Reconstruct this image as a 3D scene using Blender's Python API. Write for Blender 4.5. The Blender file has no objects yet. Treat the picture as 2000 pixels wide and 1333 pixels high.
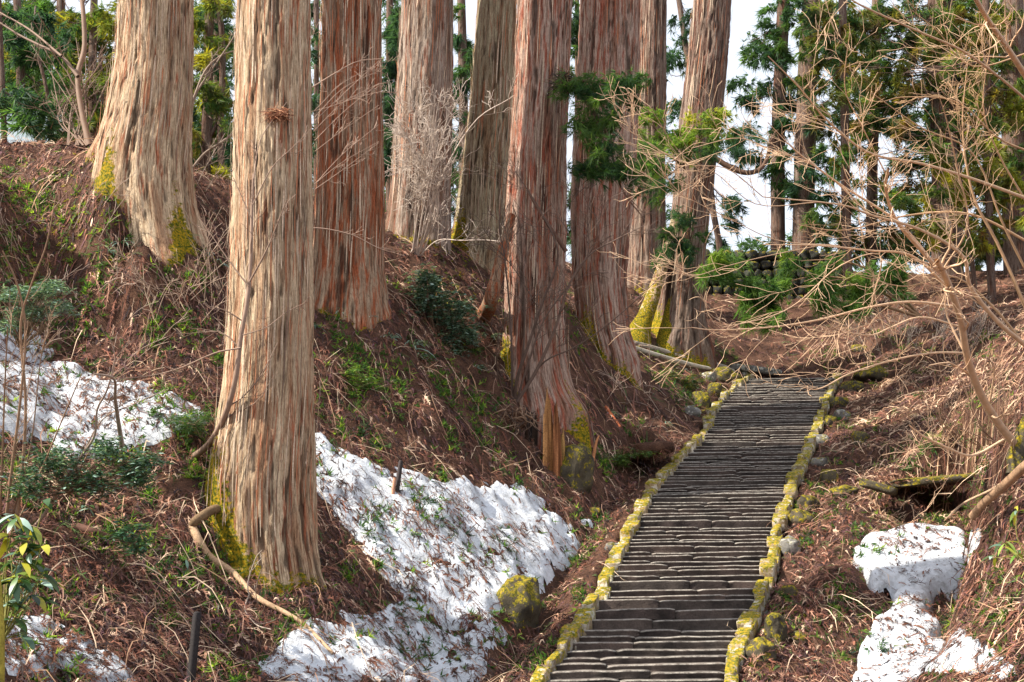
import bpy, math, random
import numpy as np
from mathutils import Vector

# ------------------------------------------------------------------ camera, sky, sun, exposure
scene = bpy.context.scene
F_PX = 2600.0                      # focal length in pixels of the 2000 px wide photograph
TILT = math.atan(433.5 / F_PX)
cam_data = bpy.data.cameras.new('camera')
cam_data.sensor_width = 36.0
cam_data.lens = 36.0 * F_PX / 2000.0
cam_data.clip_end = 2000
cam = bpy.data.objects.new('camera', cam_data)
scene.collection.objects.link(cam)
cam.location = (0, 0, 0)
cam.rotation_euler = (math.pi / 2 + TILT, 0, 0)
scene.camera = cam

SUN_AZ, SUN_EL = math.radians(-106), math.radians(44)     # azimuth from +Y, clockwise
world = bpy.data.worlds.new('World')
scene.world = world
world.use_nodes = True
wn, wl = world.node_tree.nodes, world.node_tree.links
wn.clear()
w_out = wn.new('ShaderNodeOutputWorld')
w_bg = wn.new('ShaderNodeBackground')
w_sky = wn.new('ShaderNodeTexSky')
w_sky.sky_type = 'NISHITA'
w_sky.sun_disc = False
w_sky.sun_elevation = SUN_EL
w_sky.sun_rotation = SUN_AZ
w_sky.dust_density = 3.0
w_sky.air_density = 1.0
w_mix = wn.new('ShaderNodeMix')
w_mix.data_type = 'RGBA'
w_mix.inputs[0].default_value = 0.65          # thin bright cloud veil over the whole sky
w_mix.inputs[7].default_value = (7.4, 7.7, 8.3, 1)
wl.new(w_sky.outputs[0], w_mix.inputs[6])
wl.new(w_mix.outputs[2], w_bg.inputs[0])
w_bg.inputs[1].default_value = 0.10
wl.new(w_bg.outputs[0], w_out.inputs[0])

sun_data = bpy.data.lights.new('sun', 'SUN')
sun_data.energy = 5.0
sun_data.angle = math.radians(0.6)
sun_data.color = (1.0, 0.93, 0.82)
sun = bpy.data.objects.new('sun', sun_data)
scene.collection.objects.link(sun)
S = Vector((math.sin(SUN_AZ) * math.cos(SUN_EL), math.cos(SUN_AZ) * math.cos(SUN_EL), math.sin(SUN_EL)))
sun.rotation_euler = S.to_track_quat('Z', 'Y').to_euler()
sun.location = (-20, 20, 40)

scene.view_settings.view_transform = 'Standard'
scene.view_settings.look = 'None'
scene.view_settings.gamma = 1.0
scene.view_settings.exposure = 0.98
scene.view_settings.use_curve_mapping = False
scene.cycles.max_bounces = 6
scene.cycles.diffuse_bounces = 3
scene.cycles.glossy_bounces = 2
scene.cycles.transmission_bounces = 3
scene.cycles.transparent_max_bounces = 4

rng = np.random.default_rng(7)
COL = scene.collection

# ------------------------------------------------------------------ small helpers
CT, ST = math.cos(TILT), math.sin(TILT)

def ray(px, py):
    u = (np.asarray(px, float) - 1000) / F_PX
    v = (666.5 - np.asarray(py, float)) / F_PX
    y = CT - v * ST
    z = ST + v * CT
    return u / y, z / y            # x and z per metre of y

def P(px, py, d):
    a, b = ray(px, py)
    return np.stack([a * d, np.broadcast_to(np.asarray(d, float), np.shape(a)), b * d], -1)

def project(p):
    p = np.asarray(p, float)
    x, y, z = p[..., 0], p[..., 1], p[..., 2]
    f = y * CT + z * ST
    up = -y * ST + z * CT
    return 1000 + F_PX * x / f, 666.5 - F_PX * up / f

def _hash(ix, iy, iz, seed):
    h = (ix.astype(np.int64) * 73856093) ^ (iy.astype(np.int64) * 19349663) ^ (iz.astype(np.int64) * 83492791) ^ (seed * 2654435761)
    h = (h ^ (h >> 13)) * 1274126177
    h = h & 0x7fffffff
    h = (h ^ (h >> 15)) & 0xffff
    return h / 32767.5 - 1.0

def vnoise(x, y, z=0.0, seed=0):
    x, y, z = np.broadcast_arrays(np.asarray(x, float), np.asarray(y, float), np.asarray(z, float))
    ix, iy, iz = np.floor(x), np.floor(y), np.floor(z)
    fx, fy, fz = x - ix, y - iy, z - iz
    fx, fy, fz = fx * fx * (3 - 2 * fx), fy * fy * (3 - 2 * fy), fz * fz * (3 - 2 * fz)
    r = 0
    for dx in (0, 1):
        for dy in (0, 1):
            for dz in (0, 1):
                w = (fx if dx else 1 - fx) * (fy if dy else 1 - fy) * (fz if dz else 1 - fz)
                r = r + w * _hash(ix + dx, iy + dy, iz + dz, seed)
    return r

def fbm(x, y, z=0.0, octaves=4, seed=0):
    r, a, f = 0, 0.5, 1.0
    for o in range(octaves):
        r = r + a * vnoise(np.asarray(x) * f, np.asarray(y) * f, np.asarray(z) * f, seed + o * 17)
        a *= 0.5
        f *= 2.03
    return r

def sstep(a, b, x):
    t = np.clip((x - a) / (b - a), 0, 1)
    return t * t * (3 - 2 * t)

def tag(o, label=None, cat=None, group=None, kind=None):
    if label: o['label'] = label
    if cat: o['category'] = cat
    if group: o['group'] = group
    if kind: o['kind'] = kind
    return o

def empty(name, loc=(0, 0, 0)):
    o = bpy.data.objects.new(name, None)
    COL.objects.link(o)
    o.location = loc
    o.empty_display_size = 0.2
    return o

def build(name, verts, faces, mat, parent=None, color=None, attrs=None, smooth=True, origin=None):
    """faces: (n,3) or (n,4) int array. world coordinates in; origin moves the object's own centre."""
    verts = np.asarray(verts, np.float32)
    faces = np.asarray(faces, np.int32)
    base = np.zeros(3)
    if parent is not None:
        base = np.array(parent.location)
    if origin is not None:
        local = verts - np.asarray(origin, np.float32)
        loc = np.asarray(origin) - base
    else:
        local = verts - base.astype(np.float32)
        loc = np.zeros(3)
    me = bpy.data.meshes.new(name)
    n, k = faces.shape
    me.vertices.add(len(verts))
    me.vertices.foreach_set('co', local.ravel().astype(np.float32))
    me.loops.add(n * k)
    me.loops.foreach_set('vertex_index', faces.ravel())
    me.polygons.add(n)
    me.polygons.foreach_set('loop_start', np.arange(0, n * k, k, dtype=np.int32))
    if smooth:
        me.polygons.foreach_set('use_smooth', np.ones(n, bool))
    me.update(calc_edges=True)
    if color is not None:
        a = me.color_attributes.new('Col', 'FLOAT_COLOR', 'POINT')
        c = np.ones((len(verts), 4), np.float32)
        c[:, :3] = color
        a.data.foreach_set('color', c.ravel())
    for key, val in (attrs or {}).items():
        val = np.asarray(val, np.float32)
        if val.ndim == 2:
            a = me.attributes.new(key, 'FLOAT_VECTOR', 'POINT')
            a.data.foreach_set('vector', val.ravel())
        else:
            a = me.attributes.new(key, 'FLOAT', 'POINT')
            a.data.foreach_set('value', val)
    me.materials.append(mat)
    o = bpy.data.objects.new(name, me)
    COL.objects.link(o)
    if parent is not None:
        o.parent = parent
    o.location = loc
    return o

class MB:
    """collects quads with a colour per vertex"""
    def __init__(self):
        self.v, self.f, self.c, self.n = [], [], [], 0
    def add(self, v, f, c=(1, 1, 1)):
        v = np.asarray(v, float).reshape(-1, 3)
        f = np.asarray(f, int)
        if f.shape[1] == 3:
            f = np.concatenate([f, f[:, 2:3]], 1)
        self.v.append(v); self.f.append(f + self.n)
        self.c.append(np.broadcast_to(np.asarray(c, float), v.shape))
        self.n += len(v)
    def make(self, name, mat, parent=None, smooth=True, attrs=None, origin=None):
        v = np.concatenate(self.v); f = np.concatenate(self.f); c = np.concatenate(self.c)
        tri = f[:, 2] == f[:, 3]
        if tri.any():                 # turn everything into triangles
            q = f[~tri]
            f = np.concatenate([f[tri][:, :3], q[:, [0, 1, 2]], q[:, [0, 2, 3]]])
        return build(name, v, f, mat, parent, c, attrs, smooth, origin)

def tube(pts, radii, sides=5, cap=True):
    pts = np.asarray(pts, float)
    n = len(pts)
    t = np.gradient(pts, axis=0)
    t /= np.linalg.norm(t, axis=1, keepdims=True) + 1e-9
    ref = np.array([0.31, 0.17, 0.93]) if abs(t[0] @ np.array([0.31, 0.17, 0.93])) < 0.85 else np.array([1, 0.2, 0])
    a = np.cross(t, ref); a /= np.linalg.norm(a, axis=1, keepdims=True) + 1e-9
    b = np.cross(t, a)
    th = np.linspace(0, 2 * np.pi, sides, endpoint=False)
    r = np.asarray(radii, float).reshape(-1, 1, 1) * np.ones((n, sides, 1))
    v = pts[:, None] + r * (np.cos(th)[None, :, None] * a[:, None] + np.sin(th)[None, :, None] * b[:, None])
    i = np.arange(n - 1)[:, None] * sides
    j = np.arange(sides)[None]
    k = (j + 1) % sides
    f = np.stack([i + j, i + k, i + sides + k, i + sides + j], -1).reshape(-1, 4)
    return v.reshape(-1, 3), f

def spline(pts, n=16):
    """Catmull-Rom through the points"""
    p = np.asarray(pts, float)
    p = np.vstack([2 * p[0] - p[1], p, 2 * p[-1] - p[-2]])
    m = len(p) - 3
    t = np.linspace(0, m, n)
    i = np.minimum(t.astype(int), m - 1)
    u = (t - i)[:, None]
    a, b, c, d = p[i], p[i + 1], p[i + 2], p[i + 3]
    return 0.5 * (2 * b + (c - a) * u + (2 * a - 5 * b + 4 * c - d) * u ** 2 + (3 * b - a - 3 * c + d) * u ** 3)

# ------------------------------------------------------------------ materials
def new_mat(name, rough=0.8, spec=0.3):
    m = bpy.data.materials.new(name)
    m.use_nodes = True
    nt = m.node_tree
    b = nt.nodes['Principled BSDF']
    b.inputs['Roughness'].default_value = rough
    b.inputs['Specular IOR Level'].default_value = spec
    return m, nt, b

class N:
    def __init__(self, nt): self.nt = nt
    def node(self, t, **kw):
        n = self.nt.nodes.new(t)
        for k, v in kw.items(): setattr(n, k, v)
        return n
    def link(self, a, b): self.nt.links.new(a, b)
    def attr(self, name):
        return self.node('ShaderNodeAttribute', attribute_name=name)
    def noise(self, vec, scale, detail=6, rough=0.6, dist=0.0):
        n = self.node('ShaderNodeTexNoise')
        n.inputs['Scale'].default_value = scale
        n.inputs['Detail'].default_value = detail
        n.inputs['Roughness'].default_value = rough
        n.inputs['Distortion'].default_value = dist
        if vec is not None: self.link(vec, n.inputs['Vector'])
        return n.outputs[0]
    def scale(self, vec, s):
        n = self.node('ShaderNodeVectorMath', operation='MULTIPLY')
        self.link(vec, n.inputs[0]); n.inputs[1].default_value = s
        return n.outputs[0]
    def ramp(self, fac, stops):
        n = self.node('ShaderNodeValToRGB')
        e = n.color_ramp.elements
        while len(e) < len(stops): e.new(0.5)
        for el, (p, c) in zip(e, stops):
            el.position = p
            el.color = (*c, 1) if len(c) == 3 else c
        self.link(fac, n.inputs[0])
        return n.outputs[0]
    def mix(self, fac, a, b, mode='MIX'):
        n = self.node('ShaderNodeMix', data_type='RGBA', blend_type=mode)
        for i, x in ((0, fac), (6, a), (7, b)):
            if isinstance(x, (int, float)): n.inputs[i].default_value = x
            elif isinstance(x, tuple): n.inputs[i].default_value = (*x, 1)
            else: self.link(x, n.inputs[i])
        return n.outputs[2]
    def math(self, op, a, b=0.0):
        n = self.node('ShaderNodeMath', operation=op)
        for i, x in ((0, a), (1, b)):
            if isinstance(x, (int, float)): n.inputs[i].default_value = x
            else: self.link(x, n.inputs[i])
        return n.outputs[0]
    def bump(self, h, strength, dist, normal_in):
        n = self.node('ShaderNodeBump')
        n.inputs['Strength'].default_value = strength
        n.inputs['Distance'].default_value = dist
        self.link(h, n.inputs['Height'])
        self.link(n.outputs[0], normal_in)
    def pos(self):
        return self.node('ShaderNodeTexCoord').outputs['Object']

MOSS_STOPS = [(0.34, (0.03, 0.04, 0.006)), (0.45, (0.12, 0.13, 0.010)), (0.54, (0.31, 0.23, 0.012)), (0.66, (0.55, 0.295, 0.012)), (0.8, (0.64, 0.40, 0.06))]
MOSS_DARK = [(0.34, (0.015, 0.02, 0.005)), (0.45, (0.08, 0.08, 0.008)), (0.55, (0.26, 0.20, 0.012)), (0.68, (0.46, 0.30, 0.012))]

def bark_material(name, grey, brown, red, red_amount=0.5):
    m, nt, b = new_mat(name, 0.9, 0.15)
    n = N(nt)
    co = n.attr('bark').outputs['Vector']
    fibre = n.noise(n.scale(co, (27, 27, 1.15)), 1.6, 7, 0.72, 0.1)
    wide = n.noise(n.scale(co, (3.2, 3.2, 0.28)), 1.3, 4, 0.6, 0.3)
    fine = n.noise(n.scale(co, (75, 75, 9)), 1.0, 4, 0.75)
    patch = n.noise(n.scale(co, (6, 6, 0.5)), 1.7, 7, 0.72, 0.2)
    c = n.ramp(wide, [(0.39, brown), (0.50, grey), (0.60, tuple(min(1, x * 1.22) for x in grey))])
    c = n.mix(n.ramp(patch, [(0.56 - 0.1 * red_amount, (0, 0, 0)), (0.66 - 0.1 * red_amount, (1, 1, 1))]), c, red)
    dark = n.ramp(fibre, [(0.32, (0.12, 0.07, 0.05)), (0.41, (0.55, 0.42, 0.34)), (0.48, (0.97, 0.93, 0.9)), (0.64, (1.35, 1.32, 1.27))])
    c = n.mix(1.0, c, dark, 'MULTIPLY')
    c = n.mix(0.5, c, n.ramp(fine, [(0.3, (0.35, 0.33, 0.32)), (0.55, (1.05, 1.05, 1.05)), (0.8, (1.5, 1.5, 1.5))]), 'MULTIPLY')
    brk = n.noise(n.scale(co, (22, 22, 6.5)), 1.5, 6, 0.75, 0.8)
    c = n.mix(0.85, c, n.ramp(brk, [(0.32, (0.3, 0.24, 0.2)), (0.43, (0.9, 0.87, 0.84)), (0.62, (1.18, 1.18, 1.16))]), 'MULTIPLY')
    crack = n.attr('crack').outputs['Fac']
    c = n.mix(n.math('MULTIPLY', crack, 0.75), c, (0.035, 0.022, 0.016))
    mo = n.noise(n.scale(co, (1, 1, 1)), 9, 6, 0.7)
    moss_col = n.ramp(n.noise(co, 22, 4, 0.7), MOSS_STOPS)
    mf = n.ramp(n.math('ADD', n.attr('moss').outputs['Fac'], n.math('MULTIPLY', n.math('SUBTRACT', mo, 0.5), 1.5)), [(0.5, (0, 0, 0)), (0.62, (1, 1, 1))])
    c = n.mix(mf, c, moss_col)
    n.link(c, b.inputs['Base Color'])
    h = n.math('ADD', fibre, n.math('MULTIPLY', fine, 0.4))
    n.bump(h, 1.0, 0.05, b.inputs['Normal'])
    return m

def stone_material(name, base, light, moss=0.5, lichen=0.3, rough=0.85):
    m, nt, b = new_mat(name, rough, 0.25)
    n = N(nt)
    co = n.node('ShaderNodeNewGeometry').outputs['Position']
    big = n.noise(co, 2.2, 5, 0.6)
    fine = n.noise(co, 28, 6, 0.7)
    c = n.ramp(big, [(0.3, base), (0.7, light)])
    c = n.mix(0.5, c, n.ramp(fine, [(0.28, (0.3, 0.3, 0.3)), (0.55, (1, 1, 1)), (0.8, (1.7, 1.7, 1.65))]), 'MULTIPLY')
    if lichen:
        l = n.ramp(n.noise(co, 5.5, 5, 0.6), [(0.62 - lichen * 0.2, (0, 0, 0)), (0.68 - lichen * 0.2, (1, 1, 1))])
        c = n.mix(n.mix(1.0, l, (0.85, 0.85, 0.85), 'MULTIPLY'), c, (0.52, 0.5, 0.42))
    if name in ('step_stone', 'kerb_stone'):
        c = n.mix(0.85, c, n.ramp(n.node('ShaderNodeObjectInfo').outputs['Random'], [(0.0, (0.6, 0.58, 0.6)), (0.35, (1.0, 0.92, 0.88)), (0.7, (0.85, 0.9, 0.88)), (1.0, (1.5, 1.38, 1.3))]), 'MULTIPLY')
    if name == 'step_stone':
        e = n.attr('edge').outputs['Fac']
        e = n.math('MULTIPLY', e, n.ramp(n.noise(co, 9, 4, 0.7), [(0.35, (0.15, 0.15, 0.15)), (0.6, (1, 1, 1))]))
        c = n.mix(e, c, (0.40, 0.365, 0.315))  # worn step edges, painted paler still for the light along each tread
    if moss:
        sep = n.node('ShaderNodeSeparateXYZ')
        n.link(n.node('ShaderNodeNewGeometry').outputs['Normal'], sep.inputs[0])
        mn = n.math('ADD', n.noise(co, 6.5, 7, 0.72, 0.3), n.math('MULTIPLY', n.math('SUBTRACT', sep.outputs[2], 0.35), 0.16 * moss + 0.04))
        ml = n.ramp(mn, [(0.60 - moss * 0.24, (0, 0, 0)), (0.66 - moss * 0.24, (1, 1, 1))])
        c = n.mix(ml, c, n.ramp(n.noise(co, 17, 6, 0.75), MOSS_STOPS if name == 'kerb_stone' else MOSS_DARK))
    n.link(c, b.inputs['Base Color'])
    n.bump(fine, 0.9, 0.03, b.inputs['Normal'])
    return m

def col_material(name, rough=0.75, trans=0.0, spec=0.25, scale=9.0, amount=0.6):
    """colour from the vertices, broken up by fine noise"""
    m, nt, b = new_mat(name, rough, spec)
    n = N(nt)
    c = n.attr('Col').outputs['Color']
    g = n.noise(n.node('ShaderNodeNewGeometry').outputs['Position'], scale, 4, 0.65)
    c = n.mix(amount, c, n.ramp(g, [(0.3, (0.55, 0.55, 0.55)), (0.5, (1, 1, 1)), (0.72, (1.4, 1.4, 1.4))]), 'MULTIPLY')
    n.link(c, b.inputs['Base Color'])
    if trans:
        t = n.node('ShaderNodeBsdfTranslucent')
        n.link(n.mix(1.0, c, (1.6, 1.5, 0.7), 'MULTIPLY'), t.inputs[0])
        mx = n.node('ShaderNodeMixShader')
        mx.inputs[0].default_value = trans
        n.link(b.outputs[0], mx.inputs[1]); n.link(t.outputs[0], mx.inputs[2])
        n.link(mx.outputs[0], nt.nodes['Material Output'].inputs[0])
    return m

M = {}
M['bark_tan'] = bark_material('bark_tan', (0.56, 0.45, 0.315), (0.42, 0.27, 0.17), (0.42, 0.15, 0.08), 0.2)
M['bark_red'] = bark_material('bark_red', (0.37, 0.28, 0.20), (0.28, 0.14, 0.08), (0.38, 0.12, 0.055), 0.9)
M['bark_grey'] = bark_material('bark_grey', (0.33, 0.28, 0.24), (0.22, 0.15, 0.11), (0.30, 0.13, 0.085), 0.3)
M['bark_mauve'] = bark_material('bark_mauve', (0.40, 0.305, 0.255), (0.28, 0.155, 0.11), (0.34, 0.105, 0.065), 0.6)
M['bark_olive'] = bark_material('bark_olive', (0.37, 0.33, 0.23), (0.26, 0.18, 0.11), (0.30, 0.14, 0.08), 0.1)
M['bark_shaded'] = bark_material('bark_shaded', (0.23, 0.18, 0.15), (0.15, 0.095, 0.075), (0.22, 0.09, 0.06), 0.4)  # bark_grey darkened so the shade on these trunks is part of the colour
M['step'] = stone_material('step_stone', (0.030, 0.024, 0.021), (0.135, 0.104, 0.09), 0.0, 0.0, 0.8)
M['kerb'] = stone_material('kerb_stone', (0.19, 0.135, 0.07), (0.44, 0.36, 0.24), 0.5, 0.6)
M['rock'] = stone_material('mossy_rock', (0.03, 0.025, 0.018), (0.12, 0.10, 0.065), 0.5, 0.0)
M['rock_bare'] = stone_material('bare_rock', (0.10, 0.095, 0.085), (0.26, 0.245, 0.22), 0.25, 0.35)
M['wall'] = stone_material('dark_wall_stone', (0.018, 0.018, 0.015), (0.06, 0.06, 0.048), 0.3, 0.0)
M['wood'] = col_material('weathered_wood', 0.85, 0, 0.2, 30, 0.8)
M['twig'] = col_material('twig_bark', 0.7, 0, 0.3, 6, 0.4)
M['litter'] = col_material('dead_frond', 0.8, 0.0, 0.15, 5, 0.5)
M['needle'] = col_material('cedar_foliage', 0.6, 0.5, 0.3, 1.2, 0.7)
M['leaf'] = col_material('glossy_leaf', 0.38, 0.25, 0.5, 3, 0.4)

# ------------------------------------------------------------------ terrain height
ANCH = [  # (pixel x, pixel y, distance) of points on the ground seen in the photograph
 (0,1333,17),(300,1333,19),(600,1333,20.8),(800,1333,22.3),(0,1120,19.2),(0,900,22),(0,650,26),(0,400,30.5),(0,292,32),
 (100,1250,18.6),(250,1150,20.3),(250,900,23.8),(250,650,27),(250,560,28.2),(240,420,28.3),(275,480,28.0),(100,400,28.9),(100,300,30.6),(195,300,29.2),
 (120,530,28),(400,1010,22.9),(510,1090,23.0),(560,1155,22.8),(620,1165,22.9),(400,870,24.6),(480,1250,21.4),(320,540,28.0),(390,535,28.6),
 (330,750,25.7),(420,700,27.2),(430,600,28.8),
 (650,1150,23.9),(650,1000,25.9),(650,850,27.9),(650,700,29.6),(610,590,31),(750,600,31.5),
 (850,1150,25.6),(850,1333,23.4),(850,1000,27.2),(850,850,29.6),(850,700,32),(850,560,35),(850,490,36.8),(780,560,33.5),
 (1000,1333,23.9),(1000,1250,25.4),(1060,1190,26.6),(1130,1060,30),(1190,990,32.2),(1250,930,34.8),(1000,1000,29.6),(980,900,30.8),(1000,1130,27.3),
 (1340,830,38.8),(1300,790,40.4),(1250,855,36.4),(1150,800,35.6),(1070,780,34),(1070,900,31.8),(1130,930,32.2),(960,740,33),
 (1300,722,45.0),(1400,728,47.6),(1195,705,40.0),(1130,690,38.3),(1200,800,37.4),(1150,835,35.2),(1095,835,33.3),(1320,690,47.3),(1390,700,48.2),(1240,662,46.3),(1270,600,50),(1100,610,38.5),(950,570,37),(900,540,36.5),(1000,500,41),(850,440,40),
 (1550,737,49.2),(1480,720,49.8),(1450,650,53),(1600,650,54),(1800,650,51),(1430,592,57.3),(1700,592,57),(1900,620,45),
 (1600,1333,23.2),(1600,1150,26.8),(1640,1000,30.4),(1620,870,37),(1680,870,36.5),(1700,780,43.5),(1750,745,46),(1660,1100,27.8),
 (1720,1333,22.9),(1720,1250,24.7),(1800,1110,27.6),(1780,1000,30.6),(1800,925,32.2),(1760,870,35),(1800,1260,24.3),
 (1900,1333,21.2),(1920,1200,23.2),(1980,1333,19.6),(1990,1150,22.0),(1990,1000,24),(1950,890,26.2),(2000,830,26.5),(1900,790,34),(1950,720,33),(1850,870,31.5),(1830,800,38),(2000,660,33),
]
WORLD_ANCH = [(-20,37,11.3),(-20,60,12),(-9,44,11.6),(0,52,12.5),(4,62,13.6),(14,62,13.8),(24,62,13.8),(30,52,12.5),(-60,60,12),(60,50,11),
              (0,90,13.5),(-60,140,12),(60,140,12),(0,200,12),(0,5,-7.0),(-12,8,-3),(12,8,-4),(-30,20,6),(22,24,4.5),(18,30,6.5),(30,20,6),
              (0,-40,-14),(-60,-20,-8),(60,-20,-8),(-150,60,8),(150,60,8),(0,-200,-20),(200,-200,-15),(-200,-200,-15),(-12,27,9.2),(-14,22,6.5)]
A = np.array([P(*a) for a in ANCH])
A = np.vstack([A, np.array(WORLD_ANCH, float)])

def _phi(r): return np.sqrt(r * r + 0.35 ** 2)
_n = len(A)
_K = _phi(np.linalg.norm(A[:, None, :2] - A[None, :, :2], axis=2)) - 0.02 * np.eye(_n)
_Q = np.hstack([np.ones((_n, 1)), A[:, :2]])
_Mx = np.block([[_K, _Q], [_Q.T, np.zeros((3, 3))]])
_W = np.linalg.solve(_Mx, np.concatenate([A[:, 2], np.zeros(3)]))

def rbf(x, y):
    x, y = np.broadcast_arrays(np.asarray(x, float), np.asarray(y, float))
    xs, ys = x.ravel(), y.ravel()
    out = np.empty(len(xs))
    for i in range(0, len(xs), 40000):
        s = slice(i, i + 40000)
        r = np.hypot(xs[s, None] - A[None, :, 0], ys[s, None] - A[None, :, 1])
        out[s] = _phi(r) @ _W[:_n] + _W[_n] + _W[_n + 1] * xs[s] + _W[_n + 2] * ys[s]
    return out.reshape(x.shape)

# the stairs: distance by pixel row, left and right edge by pixel row
ST_PY = np.array([1500, 1333, 1200, 1100, 1000, 900, 800, 738.0])
ST_D = np.array([20.3, 23.1, 25.8, 28.2, 31.3, 35.6, 42.3, 48.5])
ST_Z = (ray(1000, ST_PY)[1]) * ST_D
_ep = np.array([1500, 1333, 1250, 1200, 1150, 1100, 1050, 1000, 950, 900, 860, 800, 760, 738.0])
_el = np.array([980, 1068, 1135, 1165, 1190, 1210, 1235, 1262, 1292, 1335, 1380, 1402, 1440, 1472.0])
_er = np.array([1365, 1408, 1432, 1466, 1480, 1494, 1500, 1520, 1535, 1558, 1580, 1600, 1615, 1632.0])
_ed = np.interp(-_ep, -ST_PY, ST_D)
_exl = ray(_el, _ep)[0] * _ed
_exr = ray(_er, _ep)[0] * _ed

def _smooth_curve(d, v):
    dd = np.linspace(d[0], d[-1], 120)
    vv = np.interp(dd, d, v)
    k = np.ones(9) / 9
    vp = np.concatenate([np.full(4, vv[0]) - (vv[4:0:-1] - vv[0]), vv, np.full(4, vv[-1]) + (vv[-1] - vv[-2:-6:-1])])
    return dd, np.convolve(vp, k, 'valid')
_sd, _sz = _smooth_curve(ST_D, ST_Z)
_ld, _lx = _smooth_curve(_ed, _exl)
_rd, _rx = _smooth_curve(_ed, _exr)
D_TOP = 48.5
def stair_z(d): return np.where(d < D_TOP, np.interp(d, _sd, _sz) + np.minimum(d - _sd[0], 0) * 0.42, _sz[-1] + 0.1 * (d - D_TOP))
def stair_l(d): return np.interp(d, _ld, _lx) + np.minimum(d - _ld[0], 0) * 0.1
def stair_r(d): return np.interp(d, _rd, _rx) + np.minimum(d - _rd[0], 0) * 0.1

def inside(poly, px, py):
    poly = np.asarray(poly, float)
    r = np.zeros(np.shape(px), bool)
    j = len(poly) - 1
    for i in range(len(poly)):
        xi, yi = poly[i]; xj, yj = poly[j]
        c = ((yi > py) != (yj > py)) & (px < (xj - xi) * (py - yi) / (yj - yi + 1e-9) + xi)
        r ^= c
        j = i
    return r

PITS = [  # x from/to as pixel columns, distance front/back, floor as (pixel row, distance)
 (1228, 1292, 33.6, 37.0, (950, 34.2)), (1740, 1868, 29.9, 33.2, (1012, 30.2)), (1715, 1790, 44.6, 46.8, (778, 45.0)),
 (1022, 1060, 31.9, 33.6, (905, 32.1)), (1696, 1758, 25.6, 28.2, (1200, 26.2)), (1812, 1872, 25.4, 28.0, (1210, 26.0))]
GULLY_R = [P(px, py, d)[:2] for px, py, d in ((1640, 1400, 21.5), (1700, 1290, 23.6), (1760, 1190, 25.8), (1800, 1090, 28.2), (1790, 1000, 30.6))]
GULLY_L = [P(px, py, d)[:2] for px, py, d in ((960, 1400, 22.6), (985, 1290, 24.4), (1045, 1205, 26.3), (1130, 1080, 29.5), (1180, 1010, 31.8), (1245, 935, 34.6))]

def dist_line(x, y, line):
    d = np.full(np.shape(x), 1e9)
    for (ax, ay), (bx, by) in zip(line[:-1], line[1:]):
        t = np.clip(((x - ax) * (bx - ax) + (y - ay) * (by - ay)) / ((bx - ax) ** 2 + (by - ay) ** 2), 0, 1)
        d = np.minimum(d, np.hypot(x - ax - t * (bx - ax), y - ay - t * (by - ay)))
    return d

_PY = [23.0, 24.3, 26.0, 27.6, 30.0, 31.0]
_PZ = [float(ray(0, a)[1]) * d for a, d in ((1350, 23.0), (1285, 24.3), (1200, 26.0), (1130, 27.6), (1020, 30.0), (975, 31.0))]
def snow_plane(y): return np.interp(y, _PY, _PZ)

def height(x, y, detail=True, pits=True, gully=True):
    z = rbf(x, y)
    near = sstep(85, 60, y) * sstep(8, 14, y)
    if detail:
        z = z + near * (0.26 * fbm(x * 0.9, y * 0.9, 0, 4, 3) + 0.11 * fbm(x * 3.7, y * 3.7, 0, 3, 9) - 0.16 * sstep(0.25, 0.6, vnoise(x * 1.7, y * 1.7, 0, 23)))
        z = z + 0.05 * near * np.abs(vnoise(x * 7.3, y * 7.3, 0, 21))
    z = z - (0.34 if gully else 0.0) * np.exp(-(dist_line(x, y, GULLY_R) / 0.5) ** 2) - 0.22 * np.exp(-(dist_line(x, y, GULLY_L) / 0.35) ** 2)
    gd = dist_line(x, y, GULLY_R)
    gw = sstep(1.5, 0.7, gd) * sstep(22.5, 23.5, y) * sstep(31.5, 30.2, y)
    z = z + gw * np.minimum(snow_plane(y) - 0.14 + 0.12 * fbm(x * 2.5, y * 2.5, 0, 3, 27) - z, 0)
    for c0, c1, d0, d1, (fy, fd) in (PITS if pits else []):
        dm = (d0 + d1) / 2
        xa, xb = float(ray(c0, 0)[0]) * dm, float(ray(c1, 0)[0]) * dm
        fz = float(ray(0, fy)[1]) * fd
        wgt = sstep(-0.16, 0.06, np.minimum(x - xa, xb - x)) * sstep(-0.15, 0.1, np.minimum(y - d0, d1 - y))
        z = z + wgt * np.minimum(fz + 0.08 * vnoise(x * 4, y * 4, 0, 15) - z, 0)
    # corridor of the stairs
    l, r_ = stair_l(y), stair_r(y)
    out = np.maximum(l - 0.32 - x, x - r_ - 0.36)
    along = sstep(D_TOP + 1.2, D_TOP - 0.2, y)
    edge = stair_z(y) - 0.02 + 0.06 * vnoise(x * 2, y * 2, 0, 5)
    w = sstep(1.1, 0.05, out) * along
    z = z * (1 - w) + w * edge
    w2 = sstep(0.02, -0.12, out) * along
    return z * (1 - w2) + w2 * (stair_z(y) - 0.42)

gx = np.concatenate([-np.geomspace(400, 14.2, 26), np.arange(-14, 22, 0.11), np.geomspace(22.2, 400, 24)])
gy = np.concatenate([[-400, -250, -150, -90, -50, -25, -10, 0, 5, 9, 12, 14], np.arange(15.5, 38, 0.11), np.arange(38, 64, 0.19), np.geomspace(64.3, 500, 26)])
GX, GY = np.meshgrid(gx, gy, indexing='ij')
GZ = height(GX, GY)
GZ = np.where(GY > 90, np.minimum(GZ, 14), GZ)

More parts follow.
